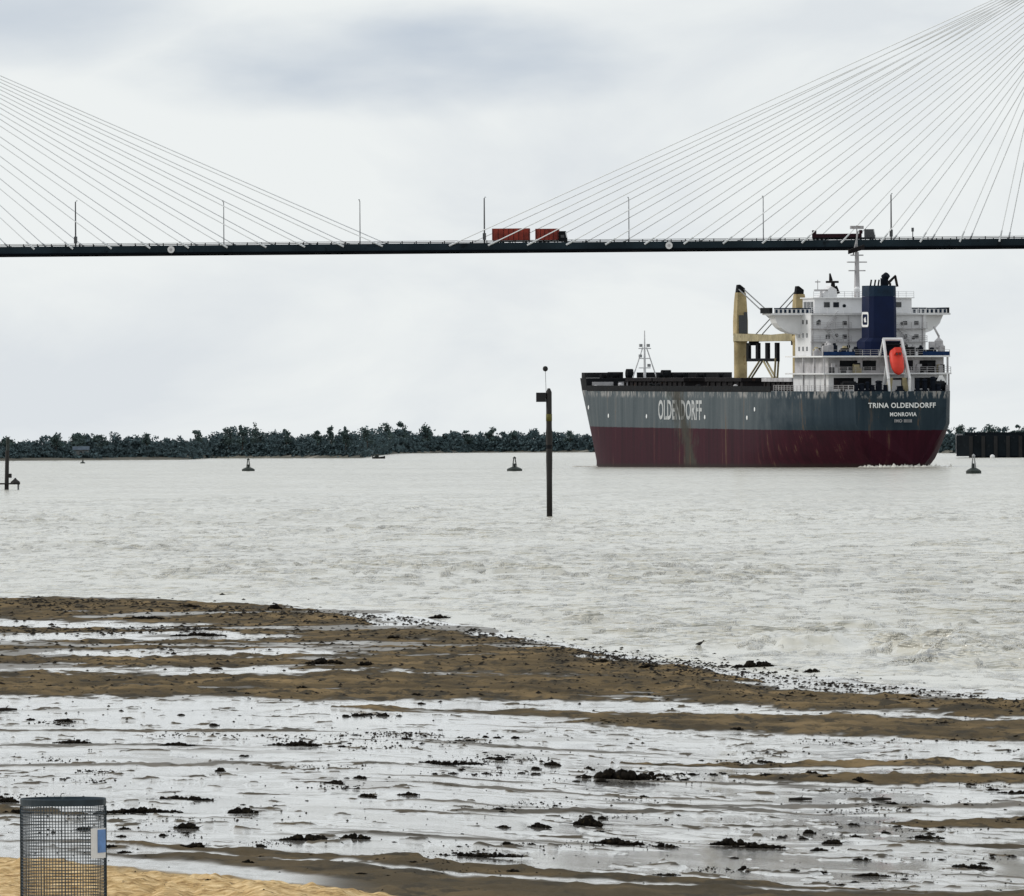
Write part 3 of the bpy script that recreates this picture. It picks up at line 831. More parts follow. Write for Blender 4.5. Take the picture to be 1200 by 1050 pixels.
try:
    md = HULL.modifiers.new('edge', 'EDGE_SPLIT'); md.split_angle = rad(38)
except Exception: pass

def strip(name, u0, u1, z0, z1, off, mat, side=-1, n=24, parent=None, thick=0.12):
    """a plate that follows the hull's plan at deck height"""
    rings = []
    for i in range(n + 1):
        u = u0 + (u1 - u0) * i / n; b = hb(min(u, bow_end(z0) - 0.01), min(z0, DK)) + off
        rings.append([(side * b, u, z0), (side * (b - thick), u, z0), (side * (b - thick), u, z1), (side * b, u, z1)])
    return MB().loft(rings).build(name, mat, parent or SHIP)

# forecastle: raised, dark bulwark above, pale after bulkhead
def forecastle():
    rings = []
    for i in range(15):
        u = FC0 + (bow_end(DK) - 0.3 - FC0) * (1 - (1 - i / 14) ** 1.6)
        b = max(0.05, hb(u, DK)); b2 = max(0.05, hb(u, DK + 2.4))
        rings.append([(-b, u, DK), (-b2, u + 0.0, DK + 2.4), (b2, u, DK + 2.4), (b, u, DK)])
    f = MB().loft(rings).build('forecastle', 'dark_metal', SHIP)
    for s in (-1, 1):
        strip('bulwark', FC0 + 2, LOA - 0.6, DK + 2.42, DK + 3.5, 0.05, 'dark_metal', s, 20, f)
    B(-14.4, 14.0, FC0 - 0.12, FC0 - 0.02, DK + 0.55, DK + 1.65).build('after_bulkhead', 'pale', f)
    for x in (-9.5, 0.5, 8.5): B(x - 0.5, x + 0.5, FC0 - 0.2, FC0 - 0.13, DK + 0.1, DK + 2.0).build('door', 'dark_metal', f)
    m = MB(); m.tube((-2.5, 170, DK + 2.4), (-0.4, 170, DK + 8.5), 0.13); m.tube((2.5, 170, DK + 2.4), (0.4, 170, DK + 8.5), 0.13)
    m.tube((0, 170, DK + 2.4), (0, 170, DK + 11.9), 0.30, 0.10)
    for z, w in ((4.3, 1.2), (6.2, 1.1), (8.2, 1.3)): m.box(-w, w, 169.85, 170.15, DK + z, DK + z + 0.2)
    fm = m.build('foremast', 'white', SHIP)
    for x, z in ((-0.8, 8.6), (0.75, 8.6), (-0.9, 6.5), (0.9, 4.6)): B(x - 0.28, x + 0.28, 169.7, 170.3, DK + z, DK + z + 0.6).build('mast_light', 'lamp_grey', fm)
    for (x, u, w, h) in ((-5.6, 172, 1.5, 0.9), (-2.9, 171, 0.6, 1.4), (5.0, 172, 0.9, 1.2), (7.6, 171, 1.6, 0.7), (-9.6, 166, 0.8, 0.6), (10.5, 166, 1.0, 0.6), (1.5, 164, 0.7, 0.7), (13.2, 161.5, 0.5, 0.6)):
        m = MB(); m.tube((x - w, u, DK + 2.5 + h * 0.5), (x + w, u, DK + 2.5 + h * 0.5), h * 0.75, n=12)
        m.box(x - w * 0.9, x - w * 0.5, u - 0.8, u + 0.8, DK + 2.4, DK + 2.6 + h); m.box(x + w * 0.4, x + w * 0.95, u - 0.9, u + 0.9, DK + 2.4, DK + 2.7 + h)
        m.build('windlass', 'dark_metal', f)
forecastle()

# hatches along the cargo deck
for i, (u0, u1) in enumerate(((38, 57), (71, 95), (110, 131), (136, 154))):
    w = 9.2 if i < 3 else 8.2
    c = B(-w, w, u0, u1, DK, DK + 1.75).build('hatch_coaming', 'hatch', SHIP)
    B(-w - 0.35, w + 0.35, u0 - 0.3, u1 + 0.3, DK + 1.77, DK + 2.45).build('hatch_cover', 'pale' if i == 0 else 'hatch', c)
    for k in range(6):
        u = u0 + (k + 0.5) * (u1 - u0) / 6
        B(-w - 0.28, -w - 0.02, u - 0.12, u + 0.12, DK, DK + 1.7).build('stay', 'hatch', c)
        B(w + 0.02, w + 0.28, u - 0.12, u + 0.12, DK, DK + 1.7).build('stay', 'hatch', c)
# deck edge rail and sheer strake
for s in (-1, 1):
    strip('sheer_strake', 30, FC0, DK - 0.15, DK + 0.95, 0.04, 'dark_metal', s, 30)
rg = random.Random(4)
for i in range(34):
    u = 36 + 120 * rg.random(); x = rg.choice((-1, 1)) * rg.uniform(11.5, 14.8); h = rg.uniform(0.5, 1.6)
    m = MB(); m.tube((x, u, DK), (x, u, DK + h), rg.uniform(0.2, 0.45), n=8); m.tube((x, u, DK + h), (x, u, DK + h + 0.25), 0.5, 0.15, n=8)
    m.build('deck_vent', rg.choice(('hatch', 'dark_metal', 'pale')), SHIP)

def crane(u, dirn, jl, top):
    r = MB(); r.lathe((0, u, DK), [(1.5, 0), (1.28, 0.8), (1.28, 9.2), (1.42, 9.6), (1.42, 10.4), (1.15, 10.6)], 18)
    c = r.build('deck_crane', 'cream', SHIP)
    for p in c.data.polygons: p.use_smooth = abs(p.normal.z) < 0.5
    rings = []
    for z, w, d in ((10.65, 1.12, 1.3), (13.5, 1.12, 1.3), (17.2, 0.95, 1.15), (top - 1.0, 0.82, 0.95)):
        rings.append([(-w, u - d, DK + z), (w, u - d, DK + z), (w, u + d, DK + z), (-w, u + d, DK + z)])
    MB().loft(rings).build('crane_house', 'cream', c)
    B(-0.75, 0.95, u - dirn * -1.36 - 0.05, u - dirn * -1.36 + 0.05, DK + 11.0, DK + 14.6).build('cab_window', 'glass', c)
    B(0.30, 1.0, u - 1.42, u - 1.32, DK + 11.2, DK + 15.2).build('door', 'glass', c)
    MB().prism([(-0.82, top - 1.0), (0.7, top - 1.0), (0.75, top - 0.2), (-0.25, top + 0.55), (-0.6, top + 0.5)], 1, u - 0.7, u + 0.7).build('sheave_head', 'dark_metal', c).location = (0, 0, DK)
    # jib: two box girders with cross pieces, lying near level
    z0, z1 = DK + 10.3, DK + 9.9
    j = MB()
    e = u + dirn * jl
    for s in (-1, 1):
        j.loft([[(s * 1.15 - .3, u, z0 - .75), (s * 1.15 + .3, u, z0 - .75), (s * 1.15 + .3, u, z0 + .75), (s * 1.15 - .3, u, z0 + .75)],
                [(s * 0.8 - .25, e, z1 - .45), (s * 0.8 + .25, e, z1 - .45), (s * 0.8 + .25, e, z1 + .5), (s * 0.8 - .25, e, z1 + .5)]])
    for k in range(8):
        y = u + dirn * jl * (k + 0.7) / 8; zz = z0 + (z1 - z0) * (k + 0.7) / 8
        j.box(-0.9, 0.9, y - 0.2, y + 0.2, zz - 0.35, zz + 0.35)
    jo = j.build('jib', 'jib', c)
    m = MB()
    m.box(-0.9, 0.9, e - 0.5, e + 0.5, z1 - 1.2, z1 + 0.6)
    m.build('jib_head', 'dark_metal', jo)
    m = MB()
    for s in (-0.5, 0.5):
        m.tube((s, u, DK + top - 0.2), (s * 1.3, u + dirn * jl * 0.93, z1 + 0.5), 0.12, n=6)
    m.build('luffing_wire', 'wire', c)
    return c
crane(103, -1, 37, 20.0)
c2 = crane(64, 1, 30, 19.4)
# cargo grab parked on a stand under the jibs
g = MB()
gy, gz = 88.0, DK + 6.2
for y in (gy - 9.5, gy - 3.2, gy + 3.2, gy + 9.5): g.box(-0.28, 0.28, y - 0.8, y + 0.8, gz, gz + 3.0)
g.box(-0.28, 0.28, gy - 10.3, gy + 10.3, gz - 0.6, gz)
go = g.build('jib_crutch', 'dark_metal', SHIP)
m = MB()
for a, b2 in (((gy + 1.5, gz - .6), (gy + 14, DK)), ((gy - 1.5, gz - .6), (gy - 12, DK)), ((gy - 9.5, gz), (gy - 8, DK))):
    for s in (-0.6, 0.6): m.tube((s * .5, a[0], a[1]), (s * .5, b2[0], b2[1]), 0.2, n=6)
m.build('crutch_leg', 'jib', go)
m = MB(); m.tube((0, 66.0, DK + 9.3), (0, 66.0, DK + 0.8), 0.16, n=6); m.box(-1.3, 1.3, 64.8, 67.2, DK, DK + 1.3); m.build('hook_block', 'dark_metal', SHIP)

# ---- accommodation block
def rail(name, x0, x1, y, z, mat='white', n=None):
    m = MB(); n = n or int(abs(x1 - x0) / 1.5)
    for k in range(3): m.box(x0, x1, y - 0.03, y + 0.03, z + 0.35 * (k + 1), z + 0.35 * (k + 1) + 0.06)
    for i in range(n + 1):
        x = x0 + (x1 - x0) * i / n; m.box(x - 0.04, x + 0.04, y - 0.045, y + 0.045, z, z + 1.1)
    return m.build(name, mat, SHIP)
ACC0, ACC1, AW = 20.0, 30.0, 11.2
acc = B(-AW, AW, ACC0, ACC1, DK + 6.6, DK + 14.2).build('accommodation_block', 'white', SHIP)
lower = B(-AW - 0.3, AW + 0.3, 8.0, ACC1 + 0.3, DK, DK + 3.1).build('poop_house', 'white', SHIP)
mid = B(-AW, AW, 9.0, ACC1 + 0.3, DK + 3.42, DK + 6.3).build('boat_deck_house', 'pale', SHIP)
B(-12.9, 11.9, 6.5, ACC1 + 1, DK + 3.12, DK + 3.40).build('boat_deck', 'white', SHIP)
B(-12.9, 11.9, 7.2, ACC1 + 1, DK + 6.31, DK + 6.58).build('upper_deck', 'white_clean', SHIP)
# intermediate deck ledges round the block
for z in (9.1, 11.6):
    B(-AW - 0.12, AW + 0.12, ACC0 - 0.9, ACC0 - 0.02, DK + z, DK + z + 0.14).build('deck_ledge', 'pale', acc)
# bridge deck with its wings
bd = B(-17.4, 17.6, 24.6, ACC1 + 0.8, DK + 14.22, DK + 14.55).build('bridge_deck', 'white', SHIP)
B(-AW, AW, ACC0 - 0.6, 24.58, DK + 14.22, DK + 14.5).build('bridge_deck_aft', 'white', bd)
for s in (-1, 1):
    B(s * 17.3 - 0.5, s * 17.3 + 0.09, 24.7, 30.7, DK + 14.56, DK + 15.6).build('wing_dodger', 'dark_metal', bd)
    m = MB(); x0, x1 = sorted((s * 9.2, s * 16.9)); m.box(x0, x1, 24.62, 24.74, DK + 14.56, DK + 15.30)
    m.build('wing_bulwark', 'white', bd)
    m = MB(); m.box(x0, x1, 24.58, 24.78, DK + 15.32, DK + 15.55)
    for k in range(9): 
        x = x0 + (x1 - x0) * (k + 0.5) / 9; m.box(x - 0.22, x + 0.22, 24.54, 24.60, DK + 14.62, DK + 15.25)
    m.build('wing_rail', 'navy_top', bd)
    # curved bracket under the wing
    arc = [(s * AW, DK + 10.6), (s * AW, DK + 14.2), (s * 16.6, DK + 14.2)] + [(s * (AW + 5.1 * math.sin(t)), DK + 10.6 + 3.3 * (1 - math.cos(t)) ) for t in (1.45, 1.2, 0.9, 0.6, 0.3)]
    MB().prism(arc, 1, 26.0, 29.8).build('wing_bracket', 'white', bd)
# wheelhouse and monkey island
wh = B(-9.4, 9.6, 23.5, 31.0, DK + 14.56, DK + 17.3).build('wheelhouse', 'white', SHIP)
B(-9.8, 10.0, 23.0, 31.4, DK + 17.32, DK + 17.5).build('wheelhouse_roof', 'white_clean', wh)
for x in (-7.0, -5.2, 5.2, 7.0): B(x - 0.55, x + 0.55, 23.38, 23.48, DK + 15.6, DK + 16.6).build('window', 'glass', wh)
for k in range(3):
    B(-9.50, -9.42, 24.4 + k * 2.1, 25.9 + k * 2.1, DK + 15.6, DK + 16.7).build('window', 'glass', wh)
MB().prism([(-8.2, DK + 17.5), (-4.6, DK + 17.5), (-4.6, DK + 19.0), (-5.6, DK + 19.6)], 1, 25, 28).build('monkey_island_screen', 'white', wh)
def portholes(par, y, spots):
    for x, z in spots:
        MB().tube((x, y, DK + z), (x, y - 0.06, DK + z), 0.34, n=12).build('porthole', 'glass', par)
portholes(acc, ACC0 - 0.02, [(-9.6, 13.0), (-6.2, 10.4), (-8.8, 8.4), (6.6, 12.6), (8.8, 9.9), (7.4, 8.4), (-3.9, 8.3)])
portholes(wh, 23.48, [(-3.6, 15.9), (3.6, 15.9)])
rgw = random.Random(8)
for z in (7.3, 9.8, 12.3):
    for x in (-9.7, -7.9, -4.6, 5.0, 7.2, 9.4):
        if rgw.random() < 0.65: B(x - 0.42, x + 0.42, ACC0 - 0.05, ACC0 - 0.01, DK + z, DK + z + 0.75).build('window', 'glass', acc)
for z in (7.5, 10.0, 12.5):
    for y in (22, 24.5, 27):
        B(-AW - 0.04, -AW - 0.01, y, y + 0.9, DK + z, DK + z + 0.8).build('window', 'glass', acc)
for x, z0, dx in ((-9.8, 6.7, 2.4), (-6.0, 9.25, -2.4), (5.2, 6.7, 2.2), (8.0, 9.25, -2.2), (-8.4, 11.75, 2.3)):
    m = MB()
    for k in range(8):
        m.box(x + dx * k / 8, x + dx * (k + 1) / 8, ACC0 - 0.85, ACC0 - 0.25, DK + z0 + 2.4 * k / 8, DK + z0 + 2.4 * k / 8 + 0.16)
    m.tube((x, ACC0 - 0.87, DK + z0 + 0.9), (x + dx, ACC0 - 0.87, DK + z0 + 3.2), 0.05, n=5)
    m.build('ladder', 'pale', acc)
for x in (-10.9, -3.9, 4.2, 10.6):
    MB().tube((x, ACC0 - 0.12, DK + 6.6), (x, ACC0 - 0.12, DK + 14.1), 0.11, n=6).build('drain_pipe', 'pale', acc)
for z in (9.24, 11.74):
    for a, b in ((-AW, -3.6), (3.6, AW)):
        rail('deck_rail', a, b, ACC0 - 0.86, DK + z, 'pale').parent = acc
# dark plates paint in the shade of recesses and doors on the lower houses
for x0, x1 in ((-9.0, -5.6), (-4.6, -2.0), (3.6, 5.2), (6.5, 9.6)):
    B(x0, x1, 8.93, 8.99, DK + 3.9, DK + 5.7).build('painted_opening', 'dark_metal', mid)
for x0, x1 in ((-10.5, -6.6), (-5.8, -3.2), (2.6, 3.8), (5.2, 10.4)):
    B(x0, x1, 7.93, 7.99, DK + 0.5, DK + 2.5).build('painted_opening', 'dark_metal', lower)
# stanchions carrying the overhanging decks
for x in (-12.5, 11.5):
    for y in (7.6, 13.5, 20.5): B(x - 0.15, x + 0.15, y - 0.15, y + 0.15, DK + 3.41, DK + 6.30).build('stanchion', 'pale', mid)
    for y in (7.0, 13.5, 20.5): B(x - 0.15, x + 0.15, y - 0.15, y + 0.15, DK, DK + 3.11).build('stanchion', 'pale', lower)
# blue canvas dodgers, rails and deck gear on the upper deck
for x0, x1 in ((-12.7, -6.6), (6.6, 11.8)):
    B(x0, x1, 7.22, 7.32, DK + 6.6, DK + 7.35).build('canvas_dodger', 'blue', SHIP)
rail('deck_rail', -12.8, 11.8, 6.6, DK + 3.41, 'pale'); rail('deck_rail', -12.8, 11.8, 7.28, DK + 6.59, 'pale')
rail('deck_rail', -9.7, 9.9, 23.1, DK + 17.5); rail('deck_rail', -AW, -3.4, ACC0 - 0.5, DK + 14.5); rail('deck_rail', 3.4, AW, ACC0 - 0.5, DK + 14.5)
rg = random.Random(21)
for i in range(26):
    x = rg.uniform(-12, 11); y = rg.uniform(8, 18)
    if abs(x) < 3.6: continue
    h = rg.uniform(0.8, 2.6); w = rg.uniform(0.25, 0.7)
    m = MB(); m.box(x - w, x + w, y - 0.4, y + 0.4, DK + 6.59, DK + 6.59 + h)
    if rg.random() < 0.5: m.tube((x, y, DK + 6.59 + h), (x, y, DK + 7.0 + h), w * 0.8, w * 0.5, 8)
    m.build('deck_locker', rg.choice(('dark_metal', 'pale', 'pale', 'soot', 'jib')), SHIP)
for i in range(22):
    x = rg.uniform(-12, 11.2); y = rg.uniform(7.0, 8.6); h = rg.uniform(0.6, 1.9); w = rg.uniform(0.2, 0.55)
    if abs(x) < 3.4: continue
    B(x - w, x + w, y - 0.3, y + 0.3, DK + 3.41, DK + 3.41 + h).build('deck_gear', rg.choice(('dark_metal', 'dark_metal', 'pale', 'jib')), SHIP)
# liferaft davit on the starboard side
m = MB(); m.tube((11.2, 12, DK + 6.59), (11.2, 12, DK + 10.4), 0.28, 0.2); m.tube((11.2, 12, DK + 10.2), (10.2, 12, DK + 12.0), 0.2); m.lathe((11.2, 12, DK + 7.6), [(0.2, 0), (0.85, 0.5), (0.85, 1.7), (0.2, 2.3)], 10)
m.build('provision_crane', 'pale', SHIP)
m = MB(); m.tube((-7.6, 25, DK + 17.5), (-7.6, 25, DK + 18.7), 0.25); m.box(-9.0, -6.4, 24.8, 25.2, DK + 18.7, DK + 19.0); m.tube((-8.3, 25, DK + 19.0), (-8.3, 25, DK + 20.8), 0.07); m.box(-8.8, -7.8, 24.9, 25.1, DK + 20.3, DK + 20.5)
m.build('antenna_mast', 'pale', wh)
m = MB(); m.tube((-5.0, 26, DK + 19), (-5.0, 26, DK + 20.4), 0.5, 0.35); m.box(-6.3, -4.0, 25.6, 26.4, DK + 20.2, DK + 20.6); m.tube((-5.4, 26, DK + 20.6), (-5.6, 26, DK + 22.0), 0.4, 0.15); m.tube((-4.5, 26, DK + 19.6), (-3.9, 26, DK + 18.2), 0.3)
m.build('searchlight_stand', 'hatch', wh)
m = MB(); m.lathe((-0.6, 25, DK + 17.5), [(0.12, 0), (0.12, 1.0), (0.5, 1.1), (0.6, 1.6), (0.3, 2.0)], 10); m.build('satellite_dome', 'white', wh)
m = MB(); m.tube((6.2, 26, DK + 17.5), (6.2, 26, DK + 20.2), 0.35, 0.2); m.tube((5.2, 26, DK + 19.6), (7.3, 26, DK + 21.6), 0.35, 0.2); m.tube((7.2, 26, DK + 21.4), (7.6, 26, DK + 19.5), 0.25); m.build('deck_davit', 'hatch', wh)
# radar mast
m = MB(); m.tube((0.0, 27, DK + 17.5), (0.0, 27, DK + 26.0), 0.60, 0.36, 10); m.tube((0, 27, DK + 26), (0, 27, DK + 31.0), 0.16, 0.10)
m.tube((-0.7, 27, DK + 25.5), (0.3, 27, DK + 30.0), 0.15, 0.12)
rm = m.build('radar_mast', 'pale', SHIP)
for z, w in ((22.4, 1.6), (24.0, 1.9), (25.3, 1.2)): B(-w, w, 26.7, 27.3, DK + z, DK + z + 0.22).build('mast_yard', 'pale', rm)
MB().prism([(-1.8, 25.6), (1.3, 26.5), (1.3, 27.4), (-1.8, 26.4)], 1, 26.4, 26.8).build('radar_scanner', 'hatch', rm).location = (0, 0, DK)
B(-1.3, 1.3, 26.8, 27.2, DK + 30.3, DK + 30.9).build('radar_scanner', 'pale', rm)
# funnel
FU0, FU1 = 10.3, 15.6
fu = MB()
ring = lambda z, k=1.0, dy=0: [(-2.7 * k, FU0 + 0.7 + dy, DK + z), (-2.0 * k, FU0 + dy, DK + z), (2.0 * k, FU0 + dy, DK + z), (2.7 * k, FU0 + 0.7 + dy, DK + z), (2.7 * k, FU1, DK + z), (-2.7 * k, FU1, DK + z)]
FU = fu.loft([ring(6.6), ring(17.6, 0.97, 0.1)]).build('funnel', 'navy', SHIP)
MB().loft([ring(17.62, 0.97, 0.1), ring(19.6, 0.96, 0.15)]).build('funnel_top', 'navy_top', FU)
MB().loft([ring(6.6, 1.35, -0.5), ring(9.2, 1.35, -0.5), ring(9.9, 1.04, -0.2)]).build('funnel_casing', 'navy', FU)
m = MB(); m.tube((0.9, 12.8, DK + 19.6), (0.9, 12.8, DK + 21.0), 0.75, n=14); m.tube((0.9, 12.8, DK + 21.0), (1.3, 12.2, DK + 21.6), 0.75, 0.62, n=14); m.build('exhaust_pipe', 'soot', FU)
for x in (-1.9, -1.1, -0.4): MB().tube((x, 12.5, DK + 19.6), (x + 0.15, 12.4, DK + 20.7), 0.16, n=8).build('exhaust_pipe', 'soot', FU)
# funnel emblem on the port face: a white rounded frame round a white mark
def emblem(x, s):
    y0, z0, w, h = FU0 + 2.9, DK + 13.3, 2.05, 1.4
    def rr(w, h, r, n=5):
        pts = []
        for cx, cz, a0 in ((w - r, h - r, 0), (-w + r, h - r, 90), (-w + r, -h + r, 180), (w - r, -h + r, 270)):
            for k in range(n): a = rad(a0 + 90 * k / (n - 1)); pts.append((y0 + cx + r * math.cos(a), z0 + cz + r * math.sin(a)))
        return pts
    o1, o2 = rr(w, h, 0.6), rr(w - 0.5, h - 0.42, 0.35); n = len(o1); m = MB()
    vs = [(x, *p) for p in o1] + [(x, *p) for p in o2] + [(x + s * 0.06, *p) for p in o1] + [(x + s * 0.06, *p) for p in o2]
    fs = []
    for i in range(n):
        j = (i + 1) % n
        fs += [(i, j, n + j, n + i), (2 * n + i, 2 * n + j, 3 * n + j, 3 * n + i), (i, j, 2 * n + j, 2 * n + i), (n + i, n + j, 3 * n + j, 3 * n + i)]
    m.add(vs, fs)
    m.prism([(y0 - 0.75, z0 - 0.5), (y0 + 0.35, z0 - 0.5), (y0 + 0.75, z0 + 0.1), (y0 - 0.2, z0 + 0.5)], 0, x, x + s * 0.06)
    return m.build('funnel_emblem', 'white_clean', FU)
emblem(-2.72, -1)
# free-fall lifeboat in its ramp
def lifeboat():
    fr = MB()
    for s in (-1, 1):
        fr.tube((s * 2.05, 1.0, DK + 2.2), (s * 1.75, 5.0, DK + 9.6), 0.30, n=8)
        fr.tube((s * 2.05, 1.0, DK + 2.2), (s * 1.95, 0.8, DK - 0.1), 0.26, n=8)
        fr.tube((s * 1.75, 5.0, DK + 9.6), (s * 1.9, 6.8, DK + 6.6), 0.22, n=8)
        fr.tube((s * 2.0, 2.6, DK + 4.6), (s * 2.0, 4.5, DK), 0.24, n=8)
    fr.tube((-1.9, 5.0, DK + 9.6), (1.9, 5.0, DK + 9.6), 0.30, n=8)
    o = fr.build('lifeboat_ramp', 'white', SHIP)
    MB().tube((-1.75, 4.7, DK + 8.6), (1.75, 4.7, DK + 8.6), 0.16, n=8).build('ramp_tie', 'dark_metal', o)
    B(-1.5, 1.5, 5.2, 5.4, DK + 6.7, DK + 9.2).build('ramp_backing', 'soot', o)
    for s in (-1, 1):
        MB().prism([(s * 1.2, DK - 0.1), (s * 2.3, DK - 0.1), (s * 1.7, DK + 2.5), (s * 0.9, DK + 2.5)], 1, 2.0, 2.5).build('ramp_knee', 'jib', o)
    B(-1.9, 1.9, 2.2, 2.4, DK + 2.1, DK + 2.45).build('ramp_sill', 'hatch', o)
    # boat lofted along its axis; axis slopes down aft
    a = Vector((0, 3.6, DK + 7.7)); b = Vector((0, 1.1, DK + 3.1)); ax = (b - a).normalized(); up = Vector((0, -ax.z, ax.y)).normalized()
    if up.z < 0: up = -up
    L = (b - a).length; rings = []
    for t, w, hh in ((0, 0.45, 0.5), (0.06, 1.0, 0.95), (0.2, 1.3, 1.2), (0.5, 1.34, 1.15), (0.75, 1.22, 1.0), (0.92, 0.85, 0.8), (1.0, 0.2, 0.25)):
        c = a + ax * (t * L); r = []
        for k in range(14):
            q = 2 * math.pi * k / 14
            r.append(c + Vector((1, 0, 0)) * (w * math.cos(q)) + up * (hh * math.sin(q) * (1.0 if math.sin(q) > 0 else 0.8)))
        rings.append(r)
    lb = MB().loft(rings).build('lifeboat', 'orange', SHIP, True)
    c = a + ax * (0.2 * L) + up * 1.0
    m = MB(); m.loft([[c + Vector((dx * 0.75, 0, 0)) + ax * (dy * 0.7) for dx, dy in ((-1, -1), (1, -1), (1, 1), (-1, 1))],
                      [c + Vector((dx * 0.6, 0, 0)) + ax * (dy * 0.5) + up * 0.9 for dx, dy in ((-1, -1), (1, -1), (1, 1), (-1, 1))]])
    m.build('lifeboat_cockpit', 'orange', lb)
    m = MB()
    for k in (-0.3, 0.3): m.box(k - 0.14, k + 0.14, -0.04, 0.04, -0.16, 0.16)
    o2 = m.build('cockpit_window', 'glass', lb); o2.location = c + up * 0.55 + ax * 0.72
lifeboat()
# stern mooring gear along the poop edge
rg = random.Random(33)
for i, (x, h, w) in enumerate(((-8.2, 1.3, .35), (-7.2, 1.5, .5), (-6.1, 1.8, .35), (-5.2, 1.2, .5), (-3.9, 2.0, .6), (-2.6, 1.2, .4), (0.2, 1.0, .6), (3.6, 2.4, .42), (5.0, 2.3, .45), (6.6, 2.7, .5), (7.6, 1.4, .5))):
    m = MB(); m.tube((x, 1.2, DK), (x, 1.2, DK + h * 0.75), w, n=10); m.lathe((x, 1.2, DK + h * 0.75), [(w * 0.7, 0), (w * 1.15, 0.1), (w * 1.1, h * 0.2), (w * 0.4, h * 0.25)], 10)
    m.box(x - w * 1.3, x + w * 1.3, 0.8, 1.6, DK, DK + 0.3); m.build('mooring_bitt', 'soot', SHIP)
for x in (-8.6, 8.6):
    m = MB(); m.tube((x - 1.2, 4.5, DK + 1.1), (x + 1.2, 4.5, DK + 1.1), 0.8, n=12); m.box(x - 1.4, x - 1.1, 3.6, 5.4, DK, DK + 1.6); m.box(x + 1.1, x + 1.4, 3.6, 5.4, DK, DK + 1.6); m.build('mooring_winch', 'dark_metal', SHIP)
B(-11.6, -8.7, 10, 10.2, DK, DK + 1.9).build('pale_screen', 'white', lower)
MB().prism([(8.2, DK + 1.3), (8.8, DK + 1.3), (9.4, DK + 2.2), (10.0, DK + 1.3), (10.6, DK + 1.3), (9.7, DK + 2.9), (9.1, DK + 2.9)], 1, 5.0, 5.2).build('fairlead_frame', 'white_clean', SHIP)
for s in (-1, 1):
    m = MB()
    for u in np.linspace(0.6, 29, 22):
        b = hb(float(u), DK) - 0.25; m.box(s * b - 0.05, s * b + 0.05, u - 0.05, u + 0.05, DK, DK + 1.1)
    for z in (0.4, 0.75, 1.08):
        rings = []
        for u in np.linspace(0.6, 29, 22):
            b = hb(float(u), DK) - 0.25; rings.append([(s * b - 0.03, u, DK + z), (s * b + 0.03, u, DK + z), (s * b + 0.03, u, DK + z + 0.06), (s * b - 0.03, u, DK + z + 0.06)])
        m.loft(rings)
    m.build('poop_rail', 'pale', SHIP)

# lettering
def text_mesh(body, size, spacing=1.0, sx=1.0):
    c = bpy.data.curves.new('text', 'FONT'); c.body = body; c.size = size; c.align_x = 'CENTER'; c.align_y = 'CENTER'
    c.space_character = spacing; c.offset = 0.022 * size; c.resolution_u = 3
    o = bpy.data.objects.new('text', c); col.objects.link(o)
    dg = bpy.context.evaluated_depsgraph_get(); me = bpy.data.meshes.new_from_object(o.evaluated_get(dg))
    bm = bmesh.new(); bm.from_mesh(me); bmesh.ops.subdivide_edges(bm, edges=[e for e in bm.edges if e.calc_length() > size * 0.5], cuts=3)
    bm.to_mesh(me); bm.free()
    bpy.data.objects.remove(o); bpy.data.curves.remove(c)
    for v in me.vertices: v.co.x *= sx
    return me
def hull_text(name, body, size, u, z, sx=1.0, mat='letter'):
    me = text_mesh(body, size, 1.05, sx)           # on the port side, reading forward to aft
    for v in me.vertices:
        uu = u - v.co.x; zz = z + v.co.y
        v.co = (-(hb(uu, zz) + 0.05), uu, zz)
    me.materials.append(M[mat]); o = bpy.data.objects.new(name, me); col.objects.link(o); o.parent = SHIP; return o
def stern_text(name, body, size, x, z, sx=1.0, mat='letter'):
    me = text_mesh(body, size, 1.08, sx)
    for v in me.vertices:
        zz = z + v.co.y; v.co = (x + v.co.x, -0.06 + max(0.0, 7.0 - zz) * 0.28, zz)
    me.materials.append(M[mat]); o = bpy.data.objects.new(name, me); col.objects.link(o); o.parent = SHIP; return o
hull_text('side_lettering', 'OLDENDORFF', 5.2, 90, 10.1, 0.86, 'hull_letter')
stern_text('name_lettering', 'TRINA OLDENDORFF', 1.30, 0.2, 11.35, 0.98)
stern_text('port_lettering', 'MONROVIA', 1.0, 0.4, 9.7, 0.92)
stern_text('number_lettering', 'IMO IIIIIII', 0.8, 0.4, 8.5, 1.0, 'pale')
for u in (158, 140, 113, 73, 45, 40):              # tug marks on the plating
    zz = 9.0 if u not in (158, 40) else 10.6
    m = MB(); b = hb(u, zz) + 0.05; m.tube((-b - 0.03, u, zz), (-b, u, zz), 0.42, n=12); m.build('tug_mark', 'letter', SHIP)

